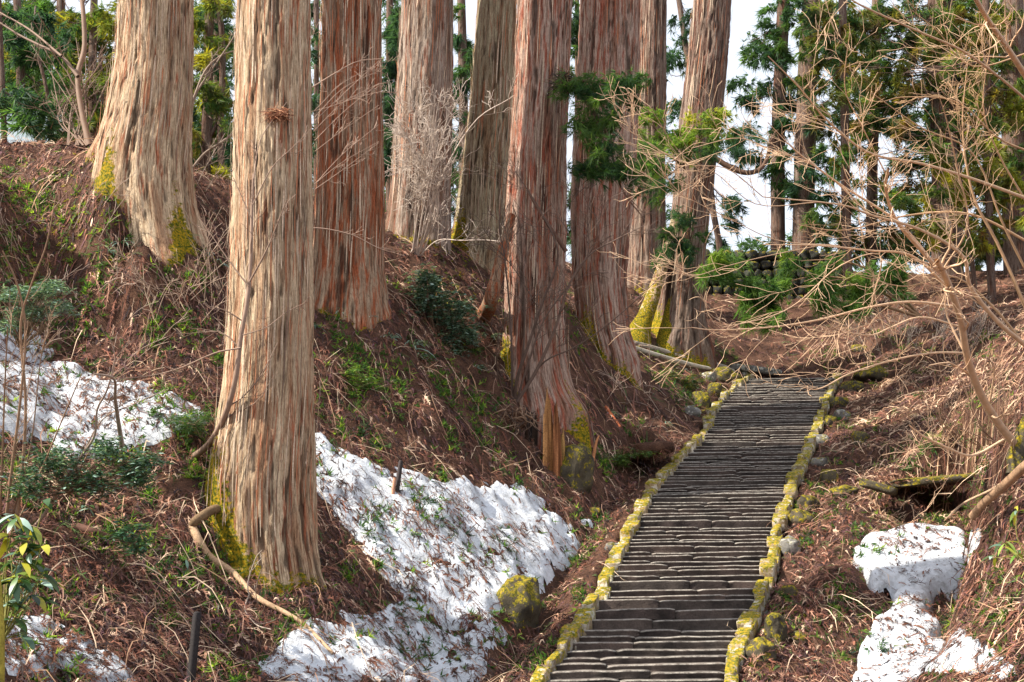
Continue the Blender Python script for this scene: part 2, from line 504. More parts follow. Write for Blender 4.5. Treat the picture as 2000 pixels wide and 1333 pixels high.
def hq(x, y):
    x = np.asarray(x, float); y = np.asarray(y, float)
    i = np.clip(np.searchsorted(gx, x) - 1, 0, len(gx) - 2)
    j = np.clip(np.searchsorted(gy, y) - 1, 0, len(gy) - 2)
    u = np.clip((x - gx[i]) / (gx[i + 1] - gx[i]), 0, 1)
    v = np.clip((y - gy[j]) / (gy[j + 1] - gy[j]), 0, 1)
    return (GZ[i, j] * (1 - u) * (1 - v) + GZ[i + 1, j] * u * (1 - v) + GZ[i, j + 1] * (1 - u) * v + GZ[i + 1, j + 1] * u * v)

def grad(x, y, e=0.12):
    return (hq(x + e, y) - hq(x - e, y)) / (2 * e), (hq(x, y + e) - hq(x, y - e)) / (2 * e)

def G(px, py, dmin=13.0, dmax=80.0):
    """where the line of sight through a pixel of the photograph meets the ground"""
    a, b = ray(px, py)
    d = np.arange(dmin, dmax, 0.04)
    hit = np.nonzero(b * d < hq(a * d, d))[0]
    dd = d[hit[0]] if len(hit) else dmax
    return np.array([a * dd, dd, hq(a * dd, dd)])

# ------------------------------------------------------------------ snow cover
SNOW = [
 [(610,830),(650,860),(700,885),(770,900),(835,935),(900,930),(1000,945),(1060,965),(1110,1020),(1140,1055),(1130,1090),(1070,1150),(1062,1180),(965,1165),(1005,1240),(940,1345),(480,1345),(500,1290),(600,1190),(720,1200),(800,1170),(740,1130),(700,1070),(640,1000),(600,960)],
 [(1098,1010),(1172,1018),(1176,1036),(1130,1048),(1100,1035)],
 [(-60,640),(60,630),(120,700),(200,735),(290,745),(400,800),(415,835),(330,862),(260,885),(180,905),(90,885),(-60,850)],
 [(-80,1190),(60,1200),(120,1212),(210,1270),(310,1345),(-80,1345)],
 [(1655,1072),(1705,1038),(1790,1020),(1925,1033),(1908,1090),(1866,1130),(1818,1140),(1814,1190),(1850,1212),(1815,1245),(1790,1290),(1690,1300),(1670,1260),(1705,1200),(1738,1192),(1734,1150),(1762,1150),(1755,1132),(1700,1132)],
 [(1680,1270),(1760,1260),(1880,1230),(1990,1290),(2010,1345),(1640,1345)],
 [(640,780),(665,790),(725,830),(735,850),(700,845),(655,815)],
 [(620,1190),(700,1200),(700,1225),(610,1215)],
]
sx = np.arange(-12, 12.5, 0.055); sy = np.arange(16, 33.5, 0.055)
SX, SY = np.meshgrid(sx, sy, indexing='ij')
SZ = height(SX, SY, True, False)
SZS = snow_plane(SY) + 0.08 * fbm(SX * 1.3, SY * 1.3, 0, 3, 28)
spx, spy = project(np.stack([SX, SY, SZ], -1))
mask = np.zeros(SX.shape)
rpx, rpy = project(np.stack([SX, SY, SZS + 0.1], -1))
isr = (rpx > 1630) & (SZS > SZ - 0.35)
spx, spy = np.where(isr, rpx, spx), np.where(isr, rpy, spy)
for poly in SNOW:
    # the outline wanders, so no edge runs straight
    ox = 9 * fbm(SX * 2.2, SY * 2.2, 0, 3, 40); oy = 9 * fbm(SX * 2.2, SY * 2.2, 5, 3, 41)
    mask = np.maximum(mask, inside(poly, spx + ox, spy + oy))
# ground hidden from the camera (pit interiors) stays free
def box(a, k):
    for ax in (0, 1):
        c = np.cumsum(np.pad(a, [(k + 1, k) if i == ax else (0, 0) for i in (0, 1)], mode='edge'), axis=ax)
        a = (np.take(c, np.arange(2 * k + 1, c.shape[ax]), ax) - np.take(c, np.arange(0, c.shape[ax] - 2 * k - 1), ax)) / (2 * k + 1)
    return a
soft = box(box(mask, 3), 3)
# bare streaks run across the slope
stre = fbm(SX * 1.1 + SY * 0.9, SY * 4.2 - SX * 2.0, 0, 4, 60)
rag = fbm(SX * 3.1 + SY, SY * 7.5 - SX * 2.5, 3, 4, 61)
soft2 = soft - 0.72 * np.clip(stre + 0.02, 0, 1) * (1 - 0.55 * (spx > 1640)) - 0.48 * np.clip(rag + 0.02, 0, 1) * (spx < 1640) - 0.14 * np.clip(rag, 0, 1)
thick = 0.09 + 0.10 * sstep(1640, 1700, spx) * sstep(1300, 1100, spy) + 0.06 * sstep(900, 1050, spx) * (spx < 1300)
lift = thick * np.sqrt(np.clip((soft2 - 0.5) / 0.42, 0, 1))
base_s = box(SZ, 3)
cave = (spx > 1640) & (spy < 1190)
right = isr * 1.0
base_s = base_s * (1 - right) + right * (SZS + 0.02)
ww = sstep(0.5, 0.72, soft2)
low = SZ * (1 - right) + right * (base_s - 0.12)
snow_z = low - 0.05 + (np.maximum(base_s, low) - low + 0.05) * ww + lift + 0.012 * fbm(SX * 6, SY * 6, 0, 3, 70) + 0.02 * fbm(SX * 2.1, SY * 2.1, 0, 2, 71)
covered = soft2 > 0.34
cell = covered[:-1, :-1] & covered[1:, :-1] & covered[:-1, 1:] & covered[1:, 1:]
# let the rim dip into the ground
rim = ~(covered & np.roll(covered, 1, 0) & np.roll(covered, -1, 0) & np.roll(covered, 1, 1) & np.roll(covered, -1, 1))
snow_z = np.where(soft2 < 0.5, np.minimum(snow_z, low - (0.5 - soft2) * (0.9 + 2.2 * right) ), snow_z)
ids = np.arange(SX.size).reshape(SX.shape)
q = np.stack([ids[:-1, :-1], ids[1:, :-1], ids[1:, 1:], ids[:-1, 1:]], -1)[cell]
used, inv = np.unique(q, return_inverse=True)
sv = np.stack([SX, SY, snow_z], -1).reshape(-1, 3)[used]
m, nt, b = new_mat('old_snow', 0.55, 0.3)
n = N(nt)
co = n.node('ShaderNodeNewGeometry').outputs['Position']
g1 = n.noise(co, 5, 6, 0.65)
n.link(n.ramp(g1, [(0.3, (0.40, 0.41, 0.42)), (0.48, (0.66, 0.69, 0.73)), (0.68, (0.76, 0.80, 0.86))]), b.inputs['Base Color'])
n.bump(n.noise(co, 13, 6, 0.75), 1.0, 0.06, b.inputs['Normal'])
M['snow'] = m
snow = build('snow', sv, inv.reshape(-1, 4), M['snow'])
tag(snow, kind='stuff')
SNOWZ = np.where(covered, snow_z, -99.0)
def top_z(x, y):
    """top of the snow or the ground, and whether it is snow"""
    z = hq(x, y)
    i = np.clip(np.round((x - sx[0]) / 0.055).astype(int), 0, len(sx) - 1)
    j = np.clip(np.round((y - sy[0]) / 0.055).astype(int), 0, len(sy) - 1)
    s = SNOWZ[i, j]
    return np.maximum(z, s), s > z

# ------------------------------------------------------------------ ground sheet
m, nt, b = new_mat('forest_soil', 0.95, 0.1)
n = N(nt)
co = n.node('ShaderNodeNewGeometry').outputs['Position']
c = n.ramp(n.noise(co, 1.4, 6, 0.65), [(0.3, (0.04, 0.024, 0.018)), (0.5, (0.11, 0.058, 0.04)), (0.68, (0.18, 0.10, 0.065))])
c = n.mix(0.8, c, n.ramp(n.noise(n.scale(co, (1, 1, 2.5)), 24, 6, 0.75, 0.8), [(0.3, (0.25, 0.22, 0.2)), (0.52, (1, 1, 1)), (0.72, (2.6, 2.2, 1.8))]), 'MULTIPLY')
gm = n.ramp(n.noise(co, 0.9, 5, 0.7), [(0.62, (0, 0, 0)), (0.7, (1, 1, 1))])
c = n.mix(n.mix(1.0, gm, (0.55, 0.55, 0.55), 'MULTIPLY'), c, (0.07, 0.08, 0.015))
n.link(c, b.inputs['Base Color'])
n.bump(n.noise(co, 18, 6, 0.75, 0.6), 1.0, 0.08, b.inputs['Normal'])
M['soil'] = m
ids = np.arange(GX.size).reshape(GX.shape)
q = np.stack([ids[:-1, :-1], ids[1:, :-1], ids[1:, 1:], ids[:-1, 1:]], -1).reshape(-1, 4)
ground = build('ground', np.stack([GX, GY, GZ], -1).reshape(-1, 3), q, M['soil'])
tag(ground, kind='structure')

# ------------------------------------------------------------------ stone staircase
stairs = empty('stone_staircase', (float(stair_l(23.0)), 23.0, float(stair_z(23.0))))
tag(stairs, 'long weathered stone staircase climbing between mossy yellow kerbs', 'staircase')
r_ = random.Random(5)
def slab(x0, x1, d0, d1, ztop, h, tilt):
    nx = max(3, int((x1 - x0) / 0.11))
    xs = np.linspace(x0, x1, nx + 1)
    sd = r_.random() * 100
    wob = 0.02 * fbm(xs * 2.2 + sd, xs * 0 + sd, 0, 5, 80)
    wfd = 0.05 * fbm(xs * 2.1 + sd, xs * 0 + 9.3, 0, 3, 81)
    endr = np.minimum(np.minimum(xs - x0, x1 - xs) / 0.06, 1)
    endr = 0.018 * (1 - np.clip(endr, 0, 1))
    tz = tilt * (xs - (x0 + x1) / 2)
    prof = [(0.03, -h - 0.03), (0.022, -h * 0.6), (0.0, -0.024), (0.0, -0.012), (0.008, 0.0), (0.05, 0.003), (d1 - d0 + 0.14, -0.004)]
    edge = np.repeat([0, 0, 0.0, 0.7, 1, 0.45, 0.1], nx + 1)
    v = []
    for (pd, pz) in prof:
        k = 1 if pz > -0.06 else 0.4
        v.append(np.stack([xs, d0 + pd + wfd * (1 if pd < 0.2 else 0) + endr, ztop + pz + tz + wob * k - endr * (1 if pz > -0.06 else 0)], -1))
    v = np.stack(v, 0)
    p, w = v.shape[:2]
    i = np.arange(p - 1)[:, None] * w + np.arange(w - 1)[None]
    f = np.stack([i, i + 1, i + w + 1, i + w], -1).reshape(-1, 4)
    vv = v.reshape(-1, 3)
    # closed ends
    e = []
    for side in (0, w - 1):
        ring = [k * w + side for k in range(p)]
        for k in range(1, p - 1):
            e.append([ring[0], ring[k], ring[k + 1], ring[k + 1]] if side == 0 else [ring[0], ring[k + 1], ring[k], ring[k]])
    ff = np.concatenate([f, np.array(e)])
    tri = ff[:, 2] == ff[:, 3]
    q_ = ff[~tri]
    ff = np.concatenate([ff[tri][:, :3], q_[:, [0, 1, 2]], q_[:, [0, 2, 3]]])
    vv[:, 1] += 0.012 * fbm(vv[:, 0] * 5, vv[:, 2] * 9 + sd, vv[:, 1] * 5, 2, 82)
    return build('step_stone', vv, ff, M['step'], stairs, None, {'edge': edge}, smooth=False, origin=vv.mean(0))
z = float(stair_z(21.0))
dgrid = np.linspace(19, D_TOP, 4000)
zgrid = stair_z(dgrid)
n_steps = 0
STEP_D = []
while True:
    h = 0.097 * r_.choice([0.5, 0.75, 0.9, 0.95, 1.0, 1.05, 1.1, 1.3, 1.75])
    ztop = z + h
    if ztop > float(stair_z(D_TOP)) + 0.02: break
    d0 = float(np.interp(ztop, zgrid, dgrid)) - 0.16
    d1 = float(np.interp(ztop + 0.10, zgrid, dgrid)) - 0.1
    l, rr = float(stair_l(d0)) - 0.06, float(stair_r(d0)) + 0.08
    cuts = sorted(r_.uniform(0.2, 0.8) for _ in range(r_.choice([1, 1, 2, 1, 2])))
    if len(cuts) == 2 and cuts[1] - cuts[0] < 0.22: cuts = cuts[:1]
    xs = [l] + [l + (rr - l) * t for t in cuts] + [rr]
    for a_, b_ in zip(xs[:-1], xs[1:]):
        slab(a_ + 0.006, b_ - 0.006, d0 + r_.uniform(-0.02, 0.02), d1, ztop + r_.uniform(-0.018, 0.012), h, 0.012 + r_.uniform(-0.012, 0.012))
    STEP_D.append((d0, ztop))
    z = ztop
    n_steps += 1

def ico(sub):
    t = (1 + 5 ** 0.5) / 2
    v = [(-1,t,0),(1,t,0),(-1,-t,0),(1,-t,0),(0,-1,t),(0,1,t),(0,-1,-t),(0,1,-t),(t,0,-1),(t,0,1),(-t,0,-1),(-t,0,1)]
    v = [np.array(a) / np.linalg.norm(a) for a in v]
    f = [(0,11,5),(0,5,1),(0,1,7),(0,7,10),(0,10,11),(1,5,9),(5,11,4),(11,10,2),(10,7,6),(7,1,8),(3,9,4),(3,4,2),(3,2,6),(3,6,8),(3,8,9),(4,9,5),(2,4,11),(6,2,10),(8,6,7),(9,8,1)]
    for _ in range(sub):
        cache, nf = {}, []
        def mid(a, b):
            k = (min(a, b), max(a, b))
            if k not in cache:
                m_ = v[a] + v[b]; v.append(m_ / np.linalg.norm(m_)); cache[k] = len(v) - 1
            return cache[k]
        for a, b_, c_ in f:
            ab, bc, ca = mid(a, b_), mid(b_, c_), mid(c_, a)
            nf += [(a, ab, ca), (b_, bc, ab), (c_, ca, bc), (ab, bc, ca)]
        f = nf
    return np.array(v), np.array(f)
ICO = {k: ico(k) for k in (1, 2, 3, 4)}

def rock_shape(size, seed, sub=3, boxy=0.55, rough=0.22):
    v, f = ICO[sub]
    s = np.sign(v) * np.abs(v) ** boxy
    s = s / np.abs(s).max()
    d = 1 + rough * fbm(v[:, 0] * 1.4 + seed, v[:, 1] * 1.4, v[:, 2] * 1.4, 4, seed)
    return s * d[:, None] * np.asarray(size) * 0.5, f

def rotz(v, a):
    c, s = math.cos(a), math.sin(a)
    return v @ np.array([[c, s, 0], [-s, c, 0], [0, 0, 1.0]])

# kerb stones along both edges
for side in (-1, 1):
    d = 21.0
    k = 0
    while d < D_TOP + 0.3:
        L = r_.uniform(0.30, 0.74)
        skip = side == -1 and 37.6 < d < 39.2
        x = float(stair_l(d + L / 2)) - 0.13 if side < 0 else float(stair_r(d + L / 2)) + 0.15
        x2 = float(stair_l(d + L / 2 + 0.4)) - 0.13 if side < 0 else float(stair_r(d + L / 2 + 0.4)) + 0.15
        dz = float(stair_z(d + L / 2 + 0.4) - stair_z(d + L / 2)) / 0.4
        w = r_.choice([0.17, 0.2, 0.24, 0.28, 0.33])
        v, f = rock_shape((w, L * 0.98, r_.uniform(0.26, 0.38)), k * 3 + (side > 0), 2, 0.24, 0.30)
        v[:, 2] += v[:, 1] * dz * 0.85
        v = rotz(v, -math.atan2(x2 - x, 0.4) + r_.uniform(-0.08, 0.08))
        zc = float(stair_z(d + L / 2)) + r_.uniform(-0.10, 0.05)
        c = np.array([x + r_.uniform(-0.05, 0.05), d + L / 2, zc + (-0.12 if skip else 0.0)])
        build('kerb_stone', v + c, f, M['kerb'], stairs, smooth=True, origin=c)
        d += L * 1.0
        k += 1

# ------------------------------------------------------------------ great cedar trunks
def cedar(name, label, spec, D, mat, nth=128, dv=0.10, flare=(), moss=(), up=9.0, bump=0.05, seed=0, lean=None, moss_h=1.2, sink=2.8, group=None, kind='cedar tree'):
    """spec rows: (pixel row, left edge, right edge) of the trunk at distance D"""
    spec = np.array(spec, float)
    zz = ray(1000, spec[:, 0])[1] * D
    cx = ray((spec[:, 1] + spec[:, 2]) / 2, spec[:, 0])[0] * D
    rad = (spec[:, 2] - spec[:, 1]) / 2 / F_PX * D / (CT * CT)
    o = np.argsort(zz); zz, cx, rad = zz[o], cx[o], rad[o]
    z0, z1 = zz[0] - sink, zz[-1] + 0.6
    zs = np.arange(z0, z1, dv)
    extra = np.linspace(z1, z1 + up, 12)
    zs = np.concatenate([zs, extra])
    c = np.interp(zs, zz, cx); r = np.interp(zs, zz, rad)
    top = zs > zz[-1]
    sl = (cx[-1] - cx[-3]) / (zz[-1] - zz[-3] + 1e-6)
    c[top] = cx[-1] + sl * (zs[top] - zz[-1])
    r[top] = rad[-1] * (1 - 0.035 * (zs[top] - zz[-1]))
    bot = zs < zz[0]
    r[bot] = rad[0] * (1 + 0.07 * (zz[0] - zs[bot]))
    k = np.ones(5) / 5
    pad = lambda a: np.convolve(np.concatenate([[a[0]] * 2, a, [a[-1]] * 2]), k, 'valid')
    c, r = pad(c), pad(r)
    th = np.linspace(0, 2 * np.pi, nth, endpoint=False)
    TH, ZZ = np.meshgrid(th, zs)
    R = r[:, None] * np.ones_like(TH)
    ground_z = float(hq(np.interp(zz[0], zz, cx), D))
    h = ZZ - zz[0]
    # broad flutes, then ragged vertical plates of bark, torn at their ends
    cxn, syn = np.cos(TH) * r.mean(), np.sin(TH) * r.mean()
    R = R * (1 + 0.035 * vnoise(cxn * 1.6 + seed, syn * 1.6, ZZ * 0.12, seed) * 1.0)
    R *= 1 + 0.07 * np.exp(-np.clip(h, 0, 9) / 1.0) * vnoise(cxn * 2.6 + seed, syn * 2.6, ZZ * 0.3, seed + 1)
    ridg = vnoise(cxn * 5.5, syn * 5.5, ZZ * 0.32 + seed, seed + 2)
    plate = vnoise(cxn * 13, syn * 13, ZZ * 1.5 + seed, seed + 3)
    fine = vnoise(cxn * 26, syn * 26, ZZ * 4.5 + seed, seed + 4)
    disp = bump * (0.55 * ridg + 0.6 * np.abs(plate) + 0.35 * fine) - bump * 0.3
    crack = sstep(-0.25, -0.6, 0.55 * ridg + 0.65 * plate + 0.4 * fine)
    disp -= bump * 0.6 * crack
    R = R + disp
    hg = np.clip(ZZ - hq(c[:, None] + np.cos(TH) * R, D + np.sin(TH) * R), 0, 20)
    R = R + r.mean() * (0.06 + 0.10 * vnoise(np.cos(TH) * 4 + seed, np.sin(TH) * 4, 0, seed + 8)) * np.exp(-hg / 0.28)
    for (ang, width, amp, hh) in flare:            # buttress roots: angle in degrees, 180 = left
        da = (TH - math.radians(ang) + np.pi) % (2 * np.pi) - np.pi
        R = R + amp * np.exp(-(da / math.radians(width)) ** 2) * np.exp(-np.clip(h, 0, 20) / hh)
    X = c[:, None] + np.cos(TH) * R
    Y = D + np.sin(TH) * R
    v = np.stack([X, Y, ZZ], -1)
    mo = np.zeros_like(TH)
    gz = hq(X, Y)
    near_ground = np.exp(-np.clip(ZZ - gz, 0, 20) / moss_h)
    for (ang, width, amp) in moss:
        da = (TH - math.radians(ang) + np.pi) % (2 * np.pi) - np.pi
        mo = mo + amp * np.exp(-(da / math.radians(width)) ** 2) * near_ground
    mo = mo + 0.42 * np.exp(-np.clip(ZZ - gz, 0, 20) / 0.16)
    nz = len(zs)
    i = np.arange(nz - 1)[:, None] * nth
    j = np.arange(nth)[None]
    kk = (j + 1) % nth
    f = np.stack([i + j, i + kk, i + nth + kk, i + nth + j], -1).reshape(-1, 4)
    root = empty(name, (float(c[np.argmin(abs(zs - zz[0]))]), D, ground_z))
    tag(root, label, kind, group)
    bk = np.stack([np.cos(TH) * r.mean() + seed * 3.1, np.sin(TH) * r.mean(), ZZ], -1).reshape(-1, 3)
    build('trunk', v.reshape(-1, 3), f, mat, root, None, {'bark': bk, 'moss': mo.ravel(), 'crack': crack.ravel()})
    # loose bark strips standing off the trunk
    mb = MB()
    rr = np.random.default_rng(seed + 100)
    ns = int(40 + 260 * (nth / 200.0))
    for _ in range(ns):
        a = rr.uniform(np.pi * 1.0, np.pi * 2.0) + rr.normal(0, 0.1)
        zc = rr.uniform(max(zz[0], ground_z), zz[-1])
        L = rr.uniform(0.3, 1.6); wd = rr.uniform(0.010, 0.032)
        rz = np.interp(zc, zs, r) + bump * 0.35; cz = np.interp(zc, zs, c)
        tl = np.linspace(0, 1, 4)
        curl = rr.uniform(0.01, 0.07) * np.abs(tl - rr.choice([0, 1])) ** 2.5
        aa = a + rr.normal(0, 0.015) * tl + wd / rz * 0.5 * np.array([[-1], [1]])
        wv = wd * np.sin(np.pi * (tl * 0.8 + 0.1))
        pts = []
        for sgn in (-1, 1):
            an = a + sgn * wv / rz / 2
            cc = np.interp(zc + L * tl, zs, c)
            pts.append(np.stack([cc + np.cos(an) * (rz + curl), D + np.sin(an) * (rz + curl), zc + L * tl], -1))
        vv = np.concatenate(pts)
        ff = [[q_, q_ + 1, q_ + 5, q_ + 4] for q_ in range(3)]
        t = rr.random()
        colr = (0.40, 0.16, 0.08) if t < 0.3 else ((0.52, 0.40, 0.29) if t < 0.8 else (0.2, 0.13, 0.09))
        mb.add(vv, ff, np.array(colr) * rr.uniform(0.7, 1.2))
    tag(mb.make('bark_strips', M['wood'], root, smooth=False), kind='stuff')
    return root

T = {}
T['front'] = cedar('cedar_tree', 'thickest pale tan cedar trunk at the front with mossy foot beside the snow',
    [(0,462,608),(200,457,608),(400,452,609),(600,447,610),(750,437,610),(850,422,612),(950,405,613),(1050,404,615),(1150,420,622)], 23.5, M['bark_tan'],
    nth=224, dv=0.055, flare=[(182, 20, 0.16, 0.9), (215, 13, 0.08, 0.7), (330, 15, 0.08, 0.35), (285, 12, 0.10, 0.4)],
    moss=[(192, 38, 1.3), (240, 26, 0.85), (300, 60, 0.5)], bump=0.045, seed=1, moss_h=1.3)
T['left'] = cedar('cedar_tree', 'broad cedar at far left on the bank, trunk widening into a buttress',
    [(-60,236,376),(0,232,376),(130,226,374),(250,205,373),(300,190,373),(380,178,376),(450,178,385),(530,180,400)], 29.6, M['bark_tan'],
    nth=176, dv=0.075, flare=[(190, 16, 0.14, 1.4), (300, 14, 0.16, 0.5), (250, 12, 0.12, 0.7)], moss=[(245, 16, 1.0), (322, 22, 1.1), (200, 40, 0.3)], bump=0.055, seed=2)
T['red'] = cedar('cedar_tree', 'straight cedar with rusty red fibrous bark just right of the thickest trunk',
    [(0,626,748),(200,622,748),(400,617,750),(500,611,750),(600,598,756)], 31.8, M['bark_red'], nth=176, dv=0.075,
    flare=[(200, 18, 0.12, 0.4), (300, 14, 0.05, 0.4)], moss=[(240, 80, 0.25)], bump=0.055, seed=3)
T['twiggy'] = cedar('cedar_tree', 'grey brown cedar half hidden behind a pale twiggy bush',
    [(0,783,888),(200,772,885),(350,765,880),(500,750,878)], 37.5, M['bark_grey'], nth=128, dv=0.1,
    flare=[(200, 20, 0.2, 0.6)], moss=[(280, 60, 0.5)], bump=0.06, seed=4)
T['olive'] = cedar('cedar_tree', 'olive grey cedar tucked behind the left side of the split-barked trunk',
    [(0,932,1010),(200,918,1005),(350,900,1000),(450,888,1000),(560,868,1000)], 39.0, M['bark_olive'], nth=128, dv=0.1,
    flare=[(190, 16, 0.3, 0.7)], moss=[(215, 34, 1.3)], bump=0.06, seed=5)
T['burr'] = cedar('cedar_tree', 'reddish split-barked cedar with a dark burr above the hollow stump',
    [(0,1008,1120),(150,1006,1113),(300,994,1106),(450,985,1106),(600,988,1100),(700,985,1105),(760,980,1120),(810,975,1150)], 34.4, M['bark_mauve'], nth=176, dv=0.075,
    flare=[(186, 12, 0.12, 2.5), (322, 13, 0.15, 0.35), (260, 12, 0.06, 0.4)], moss=[(205, 24, 1.15), (322, 20, 1.1)], bump=0.06, seed=6)
T['fluted'] = cedar('cedar_tree', 'fluted grey mauve cedar right of the burr, its foot beside the path',
    [(0,1132,1250),(200,1122,1248),(400,1114,1234),(550,1118,1222),(650,1130,1228),(650,1130,1228),(705,1140,1245)], 40.4, M['bark_mauve'], nth=144, dv=0.09,
    flare=[(325, 14, 0.2, 0.4), (215, 14, 0.12, 0.4)], moss=[(235, 24, 1.0), (300, 30, 0.6)], bump=0.06, seed=7)
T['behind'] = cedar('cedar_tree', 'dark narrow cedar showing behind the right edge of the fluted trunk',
    [(0,1250,1302),(250,1238,1300),(450,1225,1300),(560,1220,1300)], 53.5, M['bark_shaded'], nth=96, dv=0.14, bump=0.07, seed=8, moss=[(270, 60, 0.6)])
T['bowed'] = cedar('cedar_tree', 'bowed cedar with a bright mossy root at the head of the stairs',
    [(-40,1355,1434),(0,1352,1430),(100,1342,1426),(200,1330,1415),(300,1320,1402),(400,1314,1388),(500,1302,1378),(600,1285,1376),(680,1262,1386)], 48.3, M['bark_shaded'], nth=144, dv=0.09,
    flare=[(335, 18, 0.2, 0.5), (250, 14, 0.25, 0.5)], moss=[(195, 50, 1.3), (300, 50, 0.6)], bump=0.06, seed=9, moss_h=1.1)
# the mossy root arm of the bowed cedar
pts = spline([P(1318, 430, 48.1), P(1300, 500, 47.8), P(1278, 570, 47.4), P(1260, 620, 47.1), P(1248, 650, 46.9), P(1242, 680, 46.7), P(1238, 730, 46.6)], 26)
v, f = tube(pts, np.interp(np.linspace(0, 1, 26), [0, 0.5, 0.75, 1], [0.14, 0.30, 0.50, 0.7]), 24)
v += 0.035 * fbm(v[:, 0] * 5, v[:, 1] * 5, v[:, 2] * 3, 3, 12)[:, None]
tt = np.repeat(np.linspace(0, 1, 26), 24)
build('buttress_root', v, f, M['bark_tan'], T['bowed'], None, {'bark': v * [1, 1, 0.9], 'moss': 0.25 + 0.95 * tt, 'crack': np.zeros(len(v))})
v, f = tube(spline([P(1322, 540, 48.0), P(1312, 610, 47.8), P(1302, 660, 47.4), P(1298, 700, 47.1), P(1296, 750, 47.0)], 18), np.linspace(0.2, 0.5, 18), 20)
v += 0.03 * fbm(v[:, 0] * 5, v[:, 1] * 5, v[:, 2] * 3, 3, 13)[:, None]
build('buttress_root', v, f, M['bark_tan'], T['bowed'], None, {'bark': v * [1, 1, 0.9], 'moss': 0.9 + 0 * v[:, 0], 'crack': np.zeros(len(v))})
# the orange flank of the burr cedar that runs down into a root
pts = spline([P(1000, 420, 33.6), P(985, 480, 33.6), P(970, 540, 33.6), P(958, 590, 33.7), G(945, 620), G(938, 625) + [-0.2, -0.1, -0.8]], 22)
v, f = tube(pts, np.linspace(0.10, 0.26, 22), 20)
v += 0.04 * fbm(v[:, 0] * 7, v[:, 1] * 7, v[:, 2] * 2, 3, 14)[:, None]
build('buttress_root', v, f, M['bark_red'], T['burr'], None, {'bark': v, 'moss': 0.0 * v[:, 0], 'crack': np.zeros(len(v))})

# ------------------------------------------------------------------ generators for branches, sprays and leaves
def unit(v):
    v = np.asarray(v, float)
    return v / (np.linalg.norm(v, axis=-1, keepdims=True) + 1e-9)

def walk(rr, p, d, L, n, wiggle, pull=(0, 0, 0)):
    pts = [np.asarray(p, float)]
    d = unit(d)
    for _ in range(n):
        d = unit(d + rr.normal(0, wiggle, 3) + np.asarray(pull))
        pts.append(pts[-1] + d * L / n)
    return np.array(pts)

def ramify(mb, rr, path, r0, r1, levels, colour, kids=(5, 5, 4), length=(0.45, 0.5, 0.5), wiggle=0.2, spread=0.9, pull=(0, 0, 0.05), start=0.2, rmin=0.0035, base_len=None, leaders=None):
    path = np.asarray(path)
    rad = np.linspace(r0, r1, len(path))
    sides = 7 if r0 > 0.04 else (5 if r0 > 0.012 else 3)
    v, f = tube(path, np.maximum(rad, rmin), sides)
    mb.add(v, f, np.array(colour) * rr.uniform(0.8, 1.15))
    if leaders is not None: leaders.append(path[-1])
    if levels <= 0: return
    L = base_len or np.linalg.norm(np.diff(path, axis=0), axis=1).sum()
    k = kids[min(len(kids) - 1, 3 - levels)] if False else kids[-levels] if levels <= len(kids) else kids[0]
    for t in np.sort(rr.uniform(start, 1.0, k)):
        i = min(int(t * (len(path) - 1)), len(path) - 2)
        u = t * (len(path) - 1) - i
        p = path[i] * (1 - u) + path[i + 1] * u
        tan = unit(path[i + 1] - path[i])
        side = unit(np.cross(tan, rr.normal(0, 1, 3)))
        d = unit(tan + side * spread * rr.uniform(0.6, 1.3))
        rp = (r0 + (r1 - r0) * t)
        l = L * length[-levels if levels <= len(length) else 0] * rr.uniform(0.6, 1.3) * (1.15 - 0.5 * t)
        ramify(mb, rr, walk(rr, p, d, l, 5 if levels > 1 else 4, wiggle, pull), max(rp * 0.6, rmin), max(rp * 0.2, rmin * 0.8), levels - 1, colour, kids, length, wiggle, spread, pull, 0.15, rmin, None, leaders)

def limb(pxs, d0, d1, n=None):
    ds = np.interp(np.linspace(0, 1, len(pxs)), np.linspace(0, 1, len(d0)), d0) if hasattr(d0, '__len__') else np.linspace(d0, d1, len(pxs))
    return spline([P(a, b, d) for (a, b), d in zip(pxs, ds)], n or len(pxs) * 4)

def sprays(rr, c, dirs, length, width, blades, col, droop=0.35, fan=0.75):
    """needle sprays: thin tapering blades that leave one point; returns verts, faces, colours"""
    n = len(c)
    d = unit(dirs)[:, None] + rr.normal(0, fan * 0.55, (n, blades, 3))
    d[..., 2] -= droop * rr.random((n, blades))
    d = unit(d)
    L = (np.asarray(length).reshape(-1, 1, 1) * rr.uniform(0.45, 1.15, (n, blades, 1)))
    s = unit(np.cross(d, rr.normal(0, 1, (n, blades, 3))))
    w = np.asarray(width).reshape(-1, 1, 1) * np.ones((n, blades, 1))
    b0 = c[:, None] + d * L * rr.uniform(0, 0.25, (n, blades, 1))
    mid = b0 + d * L * 0.45
    tip = b0 + d * L; tip[..., 2] -= (L[..., 0] * 0.18)
    v = np.stack([b0 + s * w, tip, b0 - s * w], 2).reshape(-1, 3)
    f = np.arange(n * blades)[:, None] * 3 + np.array([[0, 1, 2]])
    cc = np.repeat(col, blades, 0) * rr.uniform(0.7, 1.3, (n * blades, 1))
    return v, f, np.repeat(cc, 3, 0)

